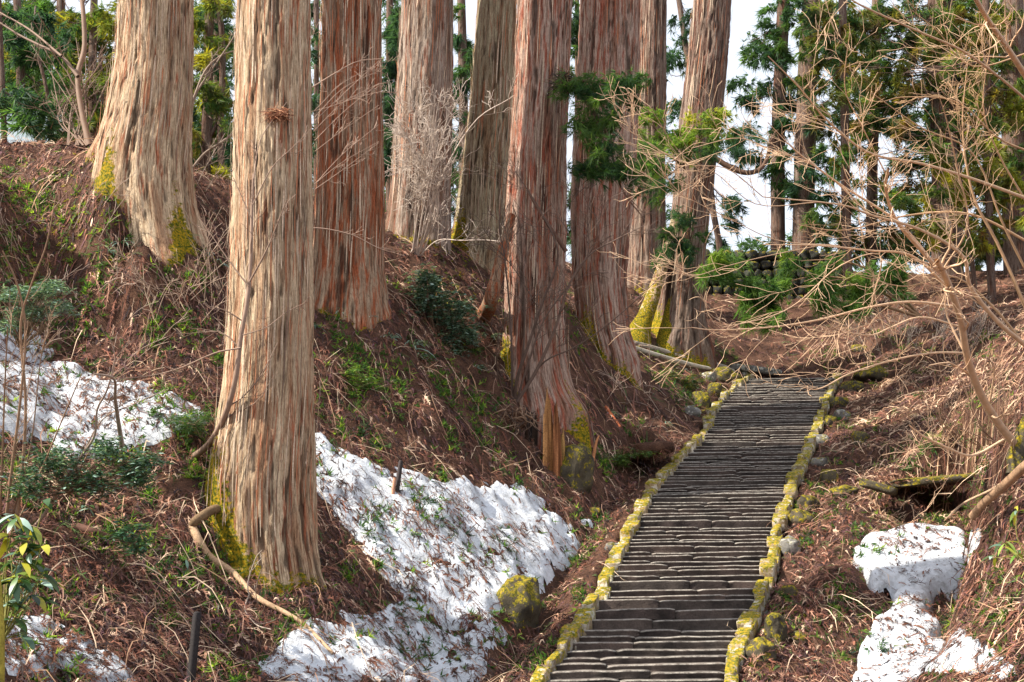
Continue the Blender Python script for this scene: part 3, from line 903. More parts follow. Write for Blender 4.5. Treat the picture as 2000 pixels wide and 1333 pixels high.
PAL = {
 'teal': [(0.018, 0.05, 0.032), (0.03, 0.075, 0.04), (0.045, 0.10, 0.045)],
 'green': [(0.03, 0.075, 0.02), (0.05, 0.115, 0.03), (0.08, 0.15, 0.035)],
 'olive': [(0.06, 0.075, 0.02), (0.12, 0.13, 0.025), (0.2, 0.19, 0.035), (0.13, 0.075, 0.03)],
 'yellow': [(0.22, 0.25, 0.03), (0.32, 0.30, 0.03), (0.12, 0.17, 0.03)],
 'bright': [(0.10, 0.2, 0.03), (0.2, 0.3, 0.05), (0.05, 0.11, 0.03)],
 'rust': [(0.12, 0.05, 0.035), (0.24, 0.11, 0.07), (0.32, 0.2, 0.13), (0.06, 0.035, 0.03)],
 'pale': [(0.12, 0.20, 0.16), (0.26, 0.37, 0.31), (0.07, 0.13, 0.09)],
}
def palette(rr, names, n):
    cols = [np.array(c) * 1.25 for k in names.split('+') for c in PAL[k]]
    return np.array(cols)[rr.integers(0, len(cols), n)]

def crown(mb, rr, blobs, D, pal, per_m2=26, length=0.42, width=0.024, blades=10, depth=1.4):
    """blobs: (px, py, rx, ry[, share]) ellipses seen at distance D; the foliage hangs in layered boughs inside them"""
    for bl in blobs:
        px, py, rx, ry = bl[:4]
        k = bl[4] if len(bl) > 4 else 1
        s = D / F_PX
        area = math.pi * rx * ry * s * s
        nb = max(3, int(area * 2.6 * k))                    # boughs
        for _ in range(nb):
            while True:
                a, b = rr.uniform(-1, 1, 2)
                if a * a + b * b < 1: break
            y = D + rr.uniform(-depth, depth)
            c0 = P(px + a * rx, py + b * ry, y)
            ang = rr.uniform(0, 2 * np.pi)
            out = np.array([math.cos(ang), math.sin(ang), rr.uniform(-0.45, 0.15)])
            bl_ = rr.uniform(0.5, 1.1)
            m_ = max(4, int(per_m2 / 1.9 * rr.uniform(0.6, 1.4)))
            t = rr.random(m_)
            pts = c0 + out * (t[:, None] - 0.5) * bl_ + rr.normal(0, 0.11, (m_, 3)) - np.array([0, 0, 1]) * (t[:, None] ** 2) * 0.3
            dirs = out + rr.normal(0, 0.5, (m_, 3))
            col = palette(rr, pal, 1)[0] * rr.uniform(0.75, 1.25)
            cols = col * 0.6 + palette(rr, pal, m_) * 0.4
            v, f, c = sprays(rr, pts, dirs, np.full(m_, length), np.full(m_, width), blades, cols)
            mb.add(v, f, c)

def leaves(rr, pts, dirs, L, W, col, droop=0.4, seg=3):
    """broad pointed leaves as bent strips"""
    n = len(pts)
    d = unit(dirs)
    s = unit(np.cross(d, np.array([0, 0, 1.0]) + rr.normal(0, 0.35, (n, 3))))
    L = np.asarray(L) * np.ones(n); W = np.asarray(W) * np.ones(n)
    vs = []
    wprof = np.sin(np.linspace(0.12, math.pi, seg + 1)) ** 0.8
    wprof[-1] = 0.02
    p = pts.copy()
    for i in range(seg + 1):
        vs += [p + s * (W * wprof[i] / 2)[:, None], p - s * (W * wprof[i] / 2)[:, None]]
        d = unit(d - np.array([0, 0, 1]) * droop / seg)
        p = p + d * (L / seg)[:, None]
    v = np.stack(vs, 1)
    k = v.shape[1]
    base = np.arange(n)[:, None, None] * k
    f = (np.array([[2 * i, 2 * i + 1, 2 * i + 3, 2 * i + 2] for i in range(seg)])[None] + base).reshape(-1, 4)
    return v.reshape(-1, 3), f, np.repeat(col, k, 0)

# ------------------------------------------------------------------ litter of fallen cedar fronds
def litter(name, count, dlo, dhi, size, width, seed, power=1.0, ulo=-0.45, uhi=0.49, subs=6, tones=None, on_snow=0.5, lifted=1.0):
    rr = np.random.default_rng(seed)
    t = rr.random(count)
    D = dlo * (dhi / dlo) ** (t ** power)
    x = rr.uniform(ulo, uhi, count) * D
    y = D
    z, sn = top_z(x, y)
    clump = fbm(x * 0.9 + y * 0.5, y * 2.1, 0, 3, 31) + 0.25 * fbm(x * 5, y * 5, 0, 2, 32)
    keep = np.where(sn, (clump > -0.01) | (rr.random(count) < 0.20 * on_snow / 0.34), True) & np.where(sn, rr.random(count) < on_snow * 2.2, True)
    inst = (x > stair_l(y) - 0.30) & (x < stair_r(y) + 0.32) & (y < D_TOP)
    keep &= ~inst
    keep &= rr.random(count) < np.clip(1.15 - 1.6 * np.clip(fbm(x * 0.8, y * 0.8, 4, 3, 90), 0, 1), 0.25, 1)
    x, y, z, sn = x[keep], y[keep], z[keep], sn[keep]
    n = len(x)
    gx1, gy1 = grad(x, y, 0.25)
    g = np.hypot(gx1, gy1) + 1e-6
    ang = np.arctan2(-gy1, -gx1) + rr.normal(0, 0.75, n) + np.where(rr.random(n) < 0.35, rr.uniform(0, 6.28, n), 0)
    L = size * rr.uniform(0.5, 1.4, n) * np.where(sn, 0.85, 1)
    w = width * rr.uniform(0.6, 1.3, n)
    bend = rr.normal(0, 0.7, n)
    lift = np.where(sn, 0.008, 0.015) + np.abs(rr.normal(0, 0.03, n)) * lifted * np.where(sn, 0.3, 1)
    pts = []
    px_, py_ = x.copy(), y.copy()
    for k in range(4):
        a = ang + bend * (k / 3.0 - 0.5)
        zz = z + gx1 * (px_ - x) + gy1 * (py_ - y) + lift * (1 + np.sin(np.pi * k / 3.0) * 1.2)
        pts.append(np.stack([px_, py_, zz], -1))
        px_ = px_ + np.cos(a) * L / 3; py_ = py_ + np.sin(a) * L / 3
    pts = np.stack(pts, 1)                                   # n,4,3
    tan = np.gradient(pts, axis=1)
    nrm = unit(np.stack([-gx1, -gy1, np.ones(n)], -1) + rr.normal(0, 0.35, (n, 3)))
    sd = unit(np.cross(tan, nrm[:, None]))
    prof = np.array([0.6, 1.0, 0.85, 0.15])[None, :, None]
    Lft = pts + sd * prof * w[:, None, None] / 2
    Rgt = pts - sd * prof * w[:, None, None] / 2
    v1 = np.stack([Lft, Rgt], 2).reshape(n, 8, 3)
    f1 = np.array([[0, 1, 3], [0, 3, 2], [2, 3, 5], [2, 5, 4], [4, 5, 7], [4, 7, 6]])
    vs = [v1]; fs = [f1]; off = 8
    for k in range(subs):
        s_ = 1 if k % 2 else -1
        t = 0.1 + 0.8 * k / max(1, subs - 1)
        i = min(int(t * 3), 2); u = t * 3 - i
        b = pts[:, i] * (1 - u) + pts[:, i + 1] * u
        dr = unit(tan[:, i]) * 0.9 + sd[:, i] * s_ * rr.uniform(0.35, 0.9, (n, 1)) + nrm * rr.uniform(-0.15, 0.35, (n, 1)) * lifted
        l = (L * rr.uniform(0.25, 0.5, n))[:, None]
        sw = unit(np.cross(dr, nrm)) * (w * 0.42)[:, None]
        tip = b + unit(dr) * l
        vs.append(np.stack([b + sw, b - sw, tip], 1))
        fs.append(np.array([[0, 1, 2]]) + off); off += 3
    v = np.concatenate(vs, 1); f = np.concatenate(fs, 0)
    F = (f[None] + np.arange(n)[:, None, None] * off).reshape(-1, 3)
    tones = tones or [((0.10, 0.048, 0.038), 0.30), ((0.21, 0.09, 0.058), 0.20), ((0.04, 0.026, 0.026), 0.22), ((0.30, 0.17, 0.115), 0.12), ((0.55, 0.40, 0.28), 0.055), ((0.06, 0.09, 0.03), 0.05), ((0.13, 0.065, 0.07), 0.055)]
    cc = np.array([c for c, _ in tones]); pr = np.array([p_ for _, p_ in tones]); pr = pr / pr.sum()
    cc_snow = np.array([(0.13, 0.055, 0.035), (0.22, 0.10, 0.06), (0.06, 0.04, 0.035)])
    # neighbours share a tone, so it lies in drifts
    pick = rr.choice(len(cc), n, p=pr)
    cc = cc * [1.16, 1.12, 1.12]
    col = np.where(sn[:, None], cc_snow[pick % 3], cc[pick]) * rr.uniform(0.75, 1.25, (n, 1)) * (1 + 0.35 * fbm(x * 1.1, y * 1.1, 0, 2, 77))[:, None]
    o = build(name, v.reshape(-1, 3), F, M['litter'], None, np.repeat(col, off, 0), smooth=False)
    tag(o, kind='stuff')
    return o

litter('fallen_cedar_fronds', 46000, 16.5, 36, 0.27, 0.015, 1)
litter('fallen_cedar_sprays', 22500, 16.5, 38, 0.17, 0.026, 11, subs=10, lifted=0.7)
litter('bark_and_leaf_chips', 16000, 16.5, 34, 0.085, 0.04, 12, subs=0, on_snow=0.2, lifted=0.6)
litter('fallen_cedar_fronds', 25000, 36, 60, 0.40, 0.026, 2, subs=4)
litter('sunlit_toned_straw', 2400, 30, 46, 0.42, 0.02, 6, subs=3, ulo=0.26, uhi=0.42, tones=[((0.55, 0.4, 0.27), 0.5), ((0.42, 0.26, 0.16), 0.5)])  # pale tones put the sunlight of the right slope into the litter
litter('fallen_twigs', 4800, 16.5, 58, 0.95, 0.016, 3, subs=2, on_snow=0.05, lifted=2.6,
       tones=[((0.5, 0.38, 0.26), 0.4), ((0.36, 0.22, 0.13), 0.3), ((0.22, 0.13, 0.09), 0.3)])
litter('needle_crumbs', 17000, 16.5, 34, 0.075, 0.016, 4, subs=0, on_snow=1.0, lifted=0.3,
       tones=[((0.05, 0.04, 0.03), 0.5), ((0.16, 0.07, 0.04), 0.5)])

# moss and low green growth on the ground
def ground_green(name, spots, seed, pal, blades, L, w):
    rr = np.random.default_rng(seed)
    mb = MB()
    for (px, py, spread, cnt) in spots:
        g = G(px, py)
        s = spread * g[1] / F_PX
        a = g[0] + rr.normal(0, s, cnt); b = g[1] + rr.normal(0, s * 1.6, cnt)
        sn_ = top_z(a, b)[1]
        keep = (~sn_ | (rr.random(cnt) < (0.12 if cnt < 34 and len(spots) > 60 else 0.6))) & ~((a > stair_l(b) - 0.35) & (a < stair_r(b) + 0.4) & (b < D_TOP))
        a, b = a[keep], b[keep]
        z = top_z(a, b)[0]
        p = np.stack([a, b, z + 0.01], -1)
        v, f, c = sprays(rr, p, np.array([[0, -0.4, 1.0]]) + rr.normal(0, 0.5, (len(a), 3)), np.full(len(a), L), np.full(len(a), w), blades, palette(rr, pal, len(a)), 0.5, 1.2)
        mb.add(v, f, c)
    tag(mb.make(name, M['needle']), kind='stuff')
rr = np.random.default_rng(50)
sp = []
for _ in range(300):
    px, py = rr.uniform(0, 1250), rr.uniform(320, 1330)
    if py < 300 + (px > 400) * 250: continue
    sp.append((px, py, rr.uniform(6, 26), int(rr.integers(8, 34))))
for _ in range(130):
    sp.append((rr.uniform(1520, 1990), rr.uniform(640, 1330), rr.uniform(6, 20), int(rr.integers(5, 18))))
ground_green('green_undergrowth', sp, 51, 'green+bright', 7, 0.17, 0.017)
ground_green('green_undergrowth', [(830,990,25,40),(810,1270,28,60),(730,1055,18,26),(980,1075,20,20),(740,1010,14,16),(885,1045,18,16),(700,860,18,26),(460,1040,30,30),(1420,715,24,40),(1320,760,40,70),(1300,700,25,30),(560,1170,40,40),(340,1115,20,20),(1690,1290,20,20),(1850,1210,18,16)], 52, 'teal+green', 9, 0.22, 0.012)
ground_green('fern_growth', [(40,390,20,40),(75,400,14,24),(705,740,20,60),(690,770,14,30),(935,845,12,26),(300,655,16,24),(520,1120,14,20),(1420,720,20,40),(1290,745,24,50),(1350,770,22,40),(330,800,26,50),(380,850,24,50),(1790,965,16,40),(1560,900,10,14),(1720,660,18,30),(1830,960,14,30),(770,735,14,20),(210,1060,24,40),(430,930,20,24),(1240,895,14,30),(1180,910,12,40)], 54, 'bright+green', 9, 0.2, 0.016)
ground_green('yellow_moss', [(60,470,34,60),(1250,690,16,30),(240,430,20,50),(270,440,14,40),(400,510,12,40),(110,440,40,140),(60,380,30,50),(140,480,30,60),(880,560,25,90),(910,520,20,50),(860,590,20,30),(1390,745,22,40),(1430,740,14,30),(1365,800,22,40),(1590,1010,22,50),(1600,950,22,50),(1640,830,26,60),(1680,860,20,40),(1700,760,26,60),(1480,1300,18,40),(1540,1190,18,30),(1560,1050,18,30),(1660,700,14,26),(1240,560,18,30),(1110,600,10,20),(1770,1290,10,10)], 53, 'olive+yellow', 7, 0.09, 0.012)

# ------------------------------------------------------------------ rocks
ROCKS = [  # px, py (foot), width, height in pixels, material, label
 (1010,1228,88,84,'rock','rounded mossy boulder half under the snow edge beside the gully'),
 (1122,958,62,84,'rock','dark mossy lump of stone right of the hollow stump'),
 (1568,1030,52,32,'rock','flat orange-mossed stone touching the right kerb midway up'),
 (1582,1005,44,34,'rock','mossy stone just above the flat orange-mossed one'),
 (1655,973,56,20,'rock','low mossy stone left of the right-hand culvert'),
 (1622,952,34,34,'rock','upright mossy stone near the culvert slab'),
 (1545,1085,50,30,'rock_bare','grey bare stone below the flat orange-mossed one'),
 (1542,1168,32,22,'rock','small moss-tufted stone beside a leaning kerb stone'),
 (1518,1262,48,52,'rock','angular dark stone lowest but one along the right kerb'),
 (1488,1292,52,38,'rock','broad mossy stone lowest along the right kerb'),
 (1562,1262,28,24,'rock','small lone mossy stone outside the angular dark stone'),
 (1492,1222,34,30,'rock_bare','pale lichened stone fallen against the right kerb'),
 (1605,872,34,22,'rock_bare','pale smooth stone in the litter beside the upper right kerb'),
 (1603,912,36,18,'rock_bare','flat grey stone below the pale smooth stone'),
 (1646,822,34,20,'rock_bare','whitish stone in the moss bank of the upper right kerb'),
 (1622,836,34,22,'rock','mossy stone left of the whitish stone'),
 (1682,872,40,26,'rock','round mossy stone out in the upper gully'),
 (1640,800,40,24,'rock','mossy bank stone above the whitish stone'),
 (1625,775,40,22,'rock','mossy stone near the head of the right kerb'),
 (1668,768,44,22,'rock','mossy stone beside the dark hollow at the stair head'),
 (1712,748,84,34,'rock','large moss-capped stone over the dark hollow at the stair head'),
 (1372,800,40,34,'rock','mossy stone against the upper left kerb'),
 (1352,815,34,22,'rock_bare','grey stone at the foot of the upper left bank'),
 (1398,778,38,30,'rock','mossy stone second from the top of the left bank'),
 (1418,752,56,34,'rock','mossy stone topmost beside the head of the left kerb'),
 (1385,748,34,20,'rock_bare','light stone in the left bank under the log'),
 (1680,690,40,16,'rock','small mossy stone on the litter slope above the stairs'),
 (1195,1082,30,16,'rock_bare','pale stone outside the left kerb by the snow tip'),
 (1455,738,20,14,'rock_bare','small light stone at the very top of the left kerb'),
 (1160,1010,34,16,'rock','green-tinged stone at the snow lobe by the gully'),
]
for i, (px, py, w, h, mt, lab) in enumerate(ROCKS):
    g = G(px, py - h * 0.12)
    s = g[1] / F_PX
    v, f = rock_shape((w * s, max(w, h) * s * 0.85, h * s * 1.35), 200 + i, 3 if w > 40 else 2, 1.0 if w > 60 else 0.85, 0.5)
    v = rotz(v, i * 1.3)
    c = np.array([g[0], g[1] + w * s * 0.3, g[2] + h * s * 0.30])
    o = build('boulder' if w > 60 else 'stone', v + c, f, M[mt], origin=c)
    tag(o, lab, 'rock')

# slabs: the flat stone at the head of the stairs, the culvert lintel
def plank_stone(name, label, p0, p1, w, h, mat, seed, cat='stone slab'):
    p0, p1 = np.array(p0), np.array(p1)
    L = np.linalg.norm(p1 - p0)
    v, f = rock_shape((L, w, h), seed, 3, 0.4, 0.16)
    e = unit(p1 - p0); s_ = unit(np.cross([0, 0, 1], e)); u_ = np.cross(e, s_)
    v = v[:, :1] * e + v[:, 1:2] * s_ + v[:, 2:] * u_
    c = (p0 + p1) / 2
    return tag(build(name, v + c, f, mat, origin=c), label, cat)
plank_stone('stone_slab', 'long pale stone slab lying at the head of the stairs', P(1422, 716, 49.2), P(1525, 730, 49.4), 0.5, 0.26, M['rock_bare'], 301)
plank_stone('culvert_roof', 'dark mossy lintel slab bridging the right-hand culvert mouth', P(1716, 950, 31.9), P(1890, 936, 32.1), 2.6, 0.22, M['rock'], 302)  # depth added behind the lintel so sunlight stays out of the pit
plank_stone('stone_slab', 'tilted mossy slab at the left cheek of the right-hand culvert', P(1680, 942, 31.0), P(1752, 962, 30.7), 0.7, 0.2, M['rock'], 303)
plank_stone('culvert_roof', 'added dark earth roof keeping sunlight out of the small waterfall hole left of the stairs', P(1214, 886, 35.7), P(1300, 878, 35.9), 2.6, 0.36, M['soil'], 304)  # roof added over the open pit to block the sun
# ice-bright trickle of water
wp = [P(1222 + 2 * math.sin(i), 912 + i * 8, 35.2 - 0.01 * i) for i in range(5)]
mb = MB()
for k in range(4):
    v, f = tube(np.array(wp) + [0.03 * (k - 1.5), 0.01 * k, 0], np.linspace(0.02, 0.03, 5), 5)
    mb.add(v, f, (0.8, 0.85, 0.9))
m, nt, b = new_mat('white_water', 0.15, 0.6)
b.inputs['Base Color'].default_value = (0.75, 0.8, 0.85, 1)
tag(mb.make('waterfall', m), 'thin white trickle of water falling from the dark hole left of the stairs', 'waterfall')

# log kerb of the path that leads off behind the bowed cedar
def log(name, label, pts, r0, r1, col, cat='log', sides=14, jag=0.1, n=24, mat=None):
    pts = spline(pts, n)
    v, f = tube(pts, np.linspace(r0, r1, n), sides)
    c = np.repeat(pts, sides, 0)
    k = 1 + jag * fbm(v[:, 0] * 4, v[:, 1] * 4, v[:, 2] * 4, 3, len(label))
    v = c + (v - c) * k[:, None]
    mb = MB()
    grain = fbm(v[:, 0] * 9, v[:, 1] * 9, v[:, 2] * 9, 3, 4)[:, None]
    mb.add(v, f, np.array(col) * (1 + 0.5 * grain))
    for e in (0, n - 1):
        ring = np.arange(sides) + e * sides
        vv = np.vstack([v[ring], pts[e]])
        ff = np.array([[i, (i + 1) % sides, sides, sides] for i in range(sides)])
        mb.add(vv, ff, np.array(col) * 0.7)
    o = mb.make(name, mat or M['wood'], origin=pts[0])
    return tag(o, label, cat)
a = [G(1228, 672), G(1290, 688), G(1350, 706), G(1405, 718), G(1432, 730)]
log('log', 'long weathered grey log edging the path above the left bank', [p + [0, 0, 0.05] for p in a], 0.1, 0.09, (0.4, 0.34, 0.27))
log('log', 'second pale log lying just below the path-edge log', [G(1232, 684) + [0, 0, .08], G(1290, 701) + [0, 0, .08], G(1350, 718) + [0, 0, .08], G(1392, 727) + [0, 0, .08]], 0.09, 0.07, (0.5, 0.44, 0.35))
def gl(pxs, lift=0.06):
    return [G(*p) + [0, 0, lift] for p in pxs]
log('fallen_branch', 'thick pale fallen branch running downslope from the mossy foot of the front cedar',
    gl([(374,1040),(388,1075),(410,1105),(455,1130),(500,1178),(560,1212),(600,1240),(650,1290)], 0.09), 0.075, 0.025, (0.5, 0.33, 0.2), 'branch')
log('dead_root', 'crooked orange brown dead root arching at the foot of the front cedar',
    [G(374,1040) + [0, 0, 0.1], G(374,1040) + [0.12, -0.05, 0.22], G(430,1030) + [0, -0.1, 0.28], G(470,1050) + [0, -0.15, 0.1]], 0.07, 0.09, (0.17, 0.11, 0.06), 'root')
log('fallen_branch', 'dark broken branch with a pale end on the litter left of the front cedar', gl([(150,1040),(185,1050),(218,1062)], 0.07), 0.07, 0.05, (0.14, 0.07, 0.05), 'branch')
log('fallen_branch', 'thin reddish branch lying across the litter near the foot of the stairs gully', gl([(1175,1045),(1215,1040),(1260,1038)], 0.04), 0.02, 0.012, (0.3, 0.1, 0.05), 'branch')
log('fallen_branch', 'long curved dark branch hugging the litter at the bottom left', gl([(230,1220),(300,1255),(345,1290),(400,1310)], 0.05), 0.03, 0.015, (0.2, 0.1, 0.06), 'branch')
log('bark_slab', 'small red slab of bark on the litter right of the burr cedar', gl([(1183,800),(1212,838)], 0.05), 0.055, 0.03, (0.42, 0.12, 0.05), 'bark', sides=6)
log('wood_stake', 'orange splinter of wood standing in the litter by the waterfall', [G(1155,915), G(1155,915) + [0.12, 0, 0.6], G(1155,915) + [0.2, 0, 0.8]], 0.05, 0.015, (0.45, 0.2, 0.09), 'splinter', sides=6, n=8)
log('fallen_branch', 'dead grey branch leaning out of the gully beside the hollow stump', [G(1138,965), G(1138,965) + [-0.35, 0.2, 0.8], G(1138,965) + [-0.6, 0.3, 1.25]], 0.03, 0.02, (0.4, 0.3, 0.24), 'branch', n=8)
log('fallen_branch', 'thick bare bough lying on the right bank above the leafy bamboo', [P(1898,1010,24.5), P(1920,985,24.2), P(1960,950,23.6), P(2010,905,22.8), P(2060,880,22.4)], 0.07, 0.09, (0.32, 0.2, 0.12), 'branch')
log('fallen_branch', 'slim pale broken stick leaning above the snow at right', [G(1845,1020,20) , P(1880,985,27.0), P(1940,955,25.5), P(2000,915,24.5)], 0.02, 0.03, (0.5, 0.34, 0.22), 'branch')

log('dead_branch', 'dark broken dead branch slanting across the split-barked cedar', [P(1030, 372, 33.3), P(1052, 410, 33.2), P(1078, 450, 33.2), P(1106, 492, 33.3)], 0.03, 0.06, (0.13, 0.07, 0.05), 'branch', n=12, sides=7)
# marker posts
def post(label, px, py, top_px, top_py, w, col, D=None):
    g = G(px, py) if D is None else P(px, py, D)
    top = P(top_px, top_py, g[1])
    base = g - (top - g) * 0.3
    pts = np.array([base, base + (top - base) * 0.5, base + (top - base) * 0.95, top])
    r = np.array([1, 1, 1, 0.72]) * w
    v, f = tube(pts, r, 4)
    mb = MB()
    mb.add(v, f, col)
    mb.add(np.vstack([v[-4:], pts[-1] + [0, 0, w * 0.15]]), np.array([[i, (i + 1) % 4, 4, 4] for i in range(4)]), np.array(col) * 1.5)
    tag(mb.make('wooden_post', M['wood'], smooth=False, origin=g), label, 'post')
post('charred dark wooden post standing upright at the bottom edge of the picture', 372, 1345, 385, 1196, 0.062, (0.03, 0.026, 0.026))
post('short dark square post leaning in the snow right of the front cedar', 774, 970, 783, 900, 0.048, (0.05, 0.04, 0.04))
log('wood_stake', 'pale reddish split stake beside the short dark post', [G(768, 975) + [-0.03, 0, -0.1], G(768, 975) + [0.03, 0, 0.4]], 0.045, 0.035, (0.5, 0.26, 0.17), 'stake', n=6, sides=5)

# ------------------------------------------------------------------ hollow stump
g = G(1068, 925)
st = empty('hollow_stump', tuple(g))
tag(st, 'broken hollow stump with bright orange rotten wood and a jagged top', 'stump')
def shell(name, cx, D, zlo, tops, a0, a1, r, thick, col, seed):
    na = 26; nz = 16
    th = np.radians(np.linspace(a0, a1, na))
    tp = np.interp(np.linspace(0, 1, na), np.linspace(0, 1, len(tops)), tops) + 0.16 * vnoise(np.arange(na) * 0.9, seed, 0, seed) + 0.08 * vnoise(np.arange(na) * 2.7, seed, 0, seed)
    u = np.linspace(0, 1, nz)[:, None]
    Z = zlo + (tp - zlo)[None] * u
    grain = fbm(th[None] * 7 + seed, Z * 0.9, 0, 4, seed)
    R = r * (1.12 - 0.22 * u) + 0.07 * grain
    outer = np.stack([cx + np.cos(th) * R, D + np.sin(th) * R, Z], -1)
    Ri = R - thick * (1 - 0.6 * u)
    inner = np.stack([cx + np.cos(th) * Ri, D + np.sin(th) * Ri, Z], -1)
    v = np.concatenate([outer.reshape(-1, 3), inner.reshape(-1, 3)])
    i = (np.arange(nz - 1)[:, None] * na + np.arange(na - 1)[None]).reshape(-1)
    f1 = np.stack([i, i + 1, i + na + 1, i + na], -1)
    o = nz * na
    f2 = f1[:, ::-1] + o
    t = (nz - 1) * na + np.arange(na - 1)
    f3 = np.stack([t, t + 1, t + 1 + o, t + o], -1)
    e1 = np.arange(nz - 1) * na
    f4 = np.stack([e1, e1 + na, e1 + na + o, e1 + o], -1)
    e2 = e1 + na - 1
    f5 = np.stack([e2 + na, e2, e2 + o, e2 + na + o], -1)
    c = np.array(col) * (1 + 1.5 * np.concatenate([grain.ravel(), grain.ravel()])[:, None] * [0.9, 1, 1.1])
    c[o:] *= 0.4       # rotten inside, darkened further to paint in the shade of the hollow
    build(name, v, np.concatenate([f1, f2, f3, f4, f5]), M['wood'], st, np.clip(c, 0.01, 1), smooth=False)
zz_ = lambda py, D: float(ray(0, py)[1]) * D
Ds = 31.95
cx_ = float(ray(1068, 850)[0]) * Ds
for k, (a0, a1, tp, dx, dy, rad, cl) in enumerate([
    (252, 288, [822, 782, 770, 788, 820], 0.02, -0.06, 0.40, (0.36, 0.175, 0.065)),
    (284, 316, [830, 792, 800, 850], 0.04, -0.05, 0.43, (0.25, 0.10, 0.04)), (314, 352, [880, 840, 862, 900], 0.04, -0.02, 0.43, (0.22, 0.12, 0.04)),
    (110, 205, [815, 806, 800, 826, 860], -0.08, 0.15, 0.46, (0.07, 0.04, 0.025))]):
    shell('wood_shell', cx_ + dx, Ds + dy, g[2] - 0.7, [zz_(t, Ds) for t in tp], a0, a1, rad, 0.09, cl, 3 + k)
rr = np.random.default_rng(12)
v, f = rock_shape((0.8, 0.7, 0.65), 77, 3, 0.9, 0.5)
c = G(998, 828) + [0, 0.2, 0.12]
build('root_plate', v + c, f, M['soil'], st, origin=c)
mb = MB()
for _ in range(90):
    p = c + unit(rr.normal(0, 1, 3) * [1, 0.7, 0.6] + [0, -0.6, 0.1]) * [0.55, 0.42, 0.38]
    path = walk(rr, p, unit([rr.normal(0, 0.6), -0.5, rr.normal(-0.3, 0.5)]), rr.uniform(0.25, 0.8), 6, 0.35, (0, 0, -0.12))
    v, f = tube(path, np.linspace(rr.uniform(0.008, 0.022), 0.004, 7), 4)
    mb.add(v, f, np.array([(0.17, 0.10, 0.065), (0.07, 0.045, 0.035), (0.3, 0.19, 0.12)][rr.integers(3)]))
tag(mb.make('rootlets', M['twig'], st), kind='stuff')

# ------------------------------------------------------------------ rubble wall behind the stairs
w0 = np.array([7.9, 58.2]); w1 = np.array([16.5, 58.6])
wall = empty('rubble_wall', (7.9, 58.2, 11.0))
tag(wall, 'dark mossy rubble wall at the back above the head of the stairs', 'wall')
rr = np.random.default_rng(61)
row, zc = 0, 10.9
while zc < 13.75:
    h = rr.uniform(0.30, 0.50)
    x = 7.8 + rr.uniform(0, 0.3)
    while x < 14.8:
        w = rr.uniform(0.34, 0.62)
        v, f = rock_shape((w * 1.02, 0.6, h * 1.06), int(rr.integers(1e4)), 2, 0.75, 0.55)
        c = np.array([x + w / 2, 58.2 + rr.uniform(-0.06, 0.06) + (zc - 11) * 0.08, zc + h / 2 + rr.uniform(-0.03, 0.03)])
        build('wall_stone', v + c, f, M['wall'], wall, smooth=True, origin=c)
        x += w
    zc += h
v = np.array([[7.9, 58.45, 10.3], [15, 58.45, 10.3], [15, 58.65, 13.6], [7.9, 58.65, 13.6], [7.9, 61, 13.6], [15, 61, 13.6]])
build('wall_core', v, np.array([[0, 1, 2, 3], [3, 2, 5, 4]]), M['soil'], wall)

# ------------------------------------------------------------------ background trees
def back_tree(name, label, cat, D, trunks, blobs, pal, seed, col=(0.10, 0.06, 0.045), boughs=6, group=None, per=50, **kw):
    rr = np.random.default_rng(seed)
    (tp, tw) = trunks[0]
    base = P(tp[0][0], tp[0][1], D)
    root = empty(name, (base[0], D, float(hq(base[0], D))))
    tag(root, label, cat, group)
    for tpts, tw in trunks:
        pts = [P(a, b, D) for a, b in tpts]
        lo = pts[0].copy(); lo[2] = min(lo[2], float(hq(lo[0], D))) - 0.5
        n = 26
        path = spline([lo] + pts, n)
        r0 = tw * D / F_PX / 2
        sides = 18 if tw > 24 else 10
        v, f = tube(path, np.linspace(r0 * 1.08, r0 * 0.88, n), sides)
        cc = np.repeat(path, sides, 0)
        an = np.tile(np.arange(sides), n)
        k = 1 + 0.09 * vnoise(an * 1.9, v[:, 2] * 0.6, seed, 5)
        v = cc + (v - cc) * k[:, None]
        build('trunk', v, f, M['bark_dark'], root, None, {'bark': v, 'moss': np.zeros(len(v)), 'crack': np.zeros(len(v))})
    mb = MB()
    tpts = trunks[0][0]
    for bl in blobs:
        for _ in range(max(1, int(boughs * bl[2] * bl[3] / 6000.0))):
            a = rr.uniform(-1, 1, 2)
            e = P(bl[0] + a[0] * bl[2] * 0.8, bl[1] + a[1] * bl[3] * 0.8, D + rr.uniform(-1, 1))
            ty = bl[1] + a[1] * bl[3] * 0.8 - rr.uniform(0, 60)
            tx = np.interp(-ty, [-q[1] for q in tpts], [q[0] for q in tpts])
            s_ = P(tx, ty, D)
            mid = (s_ + e) / 2 - [0, 0, 0.2]
            ramify(mb, rr, spline([s_, mid, e], 7), 0.035, 0.012, 1, col, kids=(6,), length=(0.35,), wiggle=0.25, rmin=0.008)
    if mb.n: tag(mb.make('boughs', M['twig'], root), kind='stuff')
    mb = MB()
    crown(mb, rr, blobs, D, pal, per, **kw)
    mb.make('crown', M['needle'], root, smooth=False)
    return root
M['bark_dark'] = bark_material('bark_dark', (0.17, 0.13, 0.11), (0.11, 0.07, 0.055), (0.19, 0.08, 0.05), 0.2)

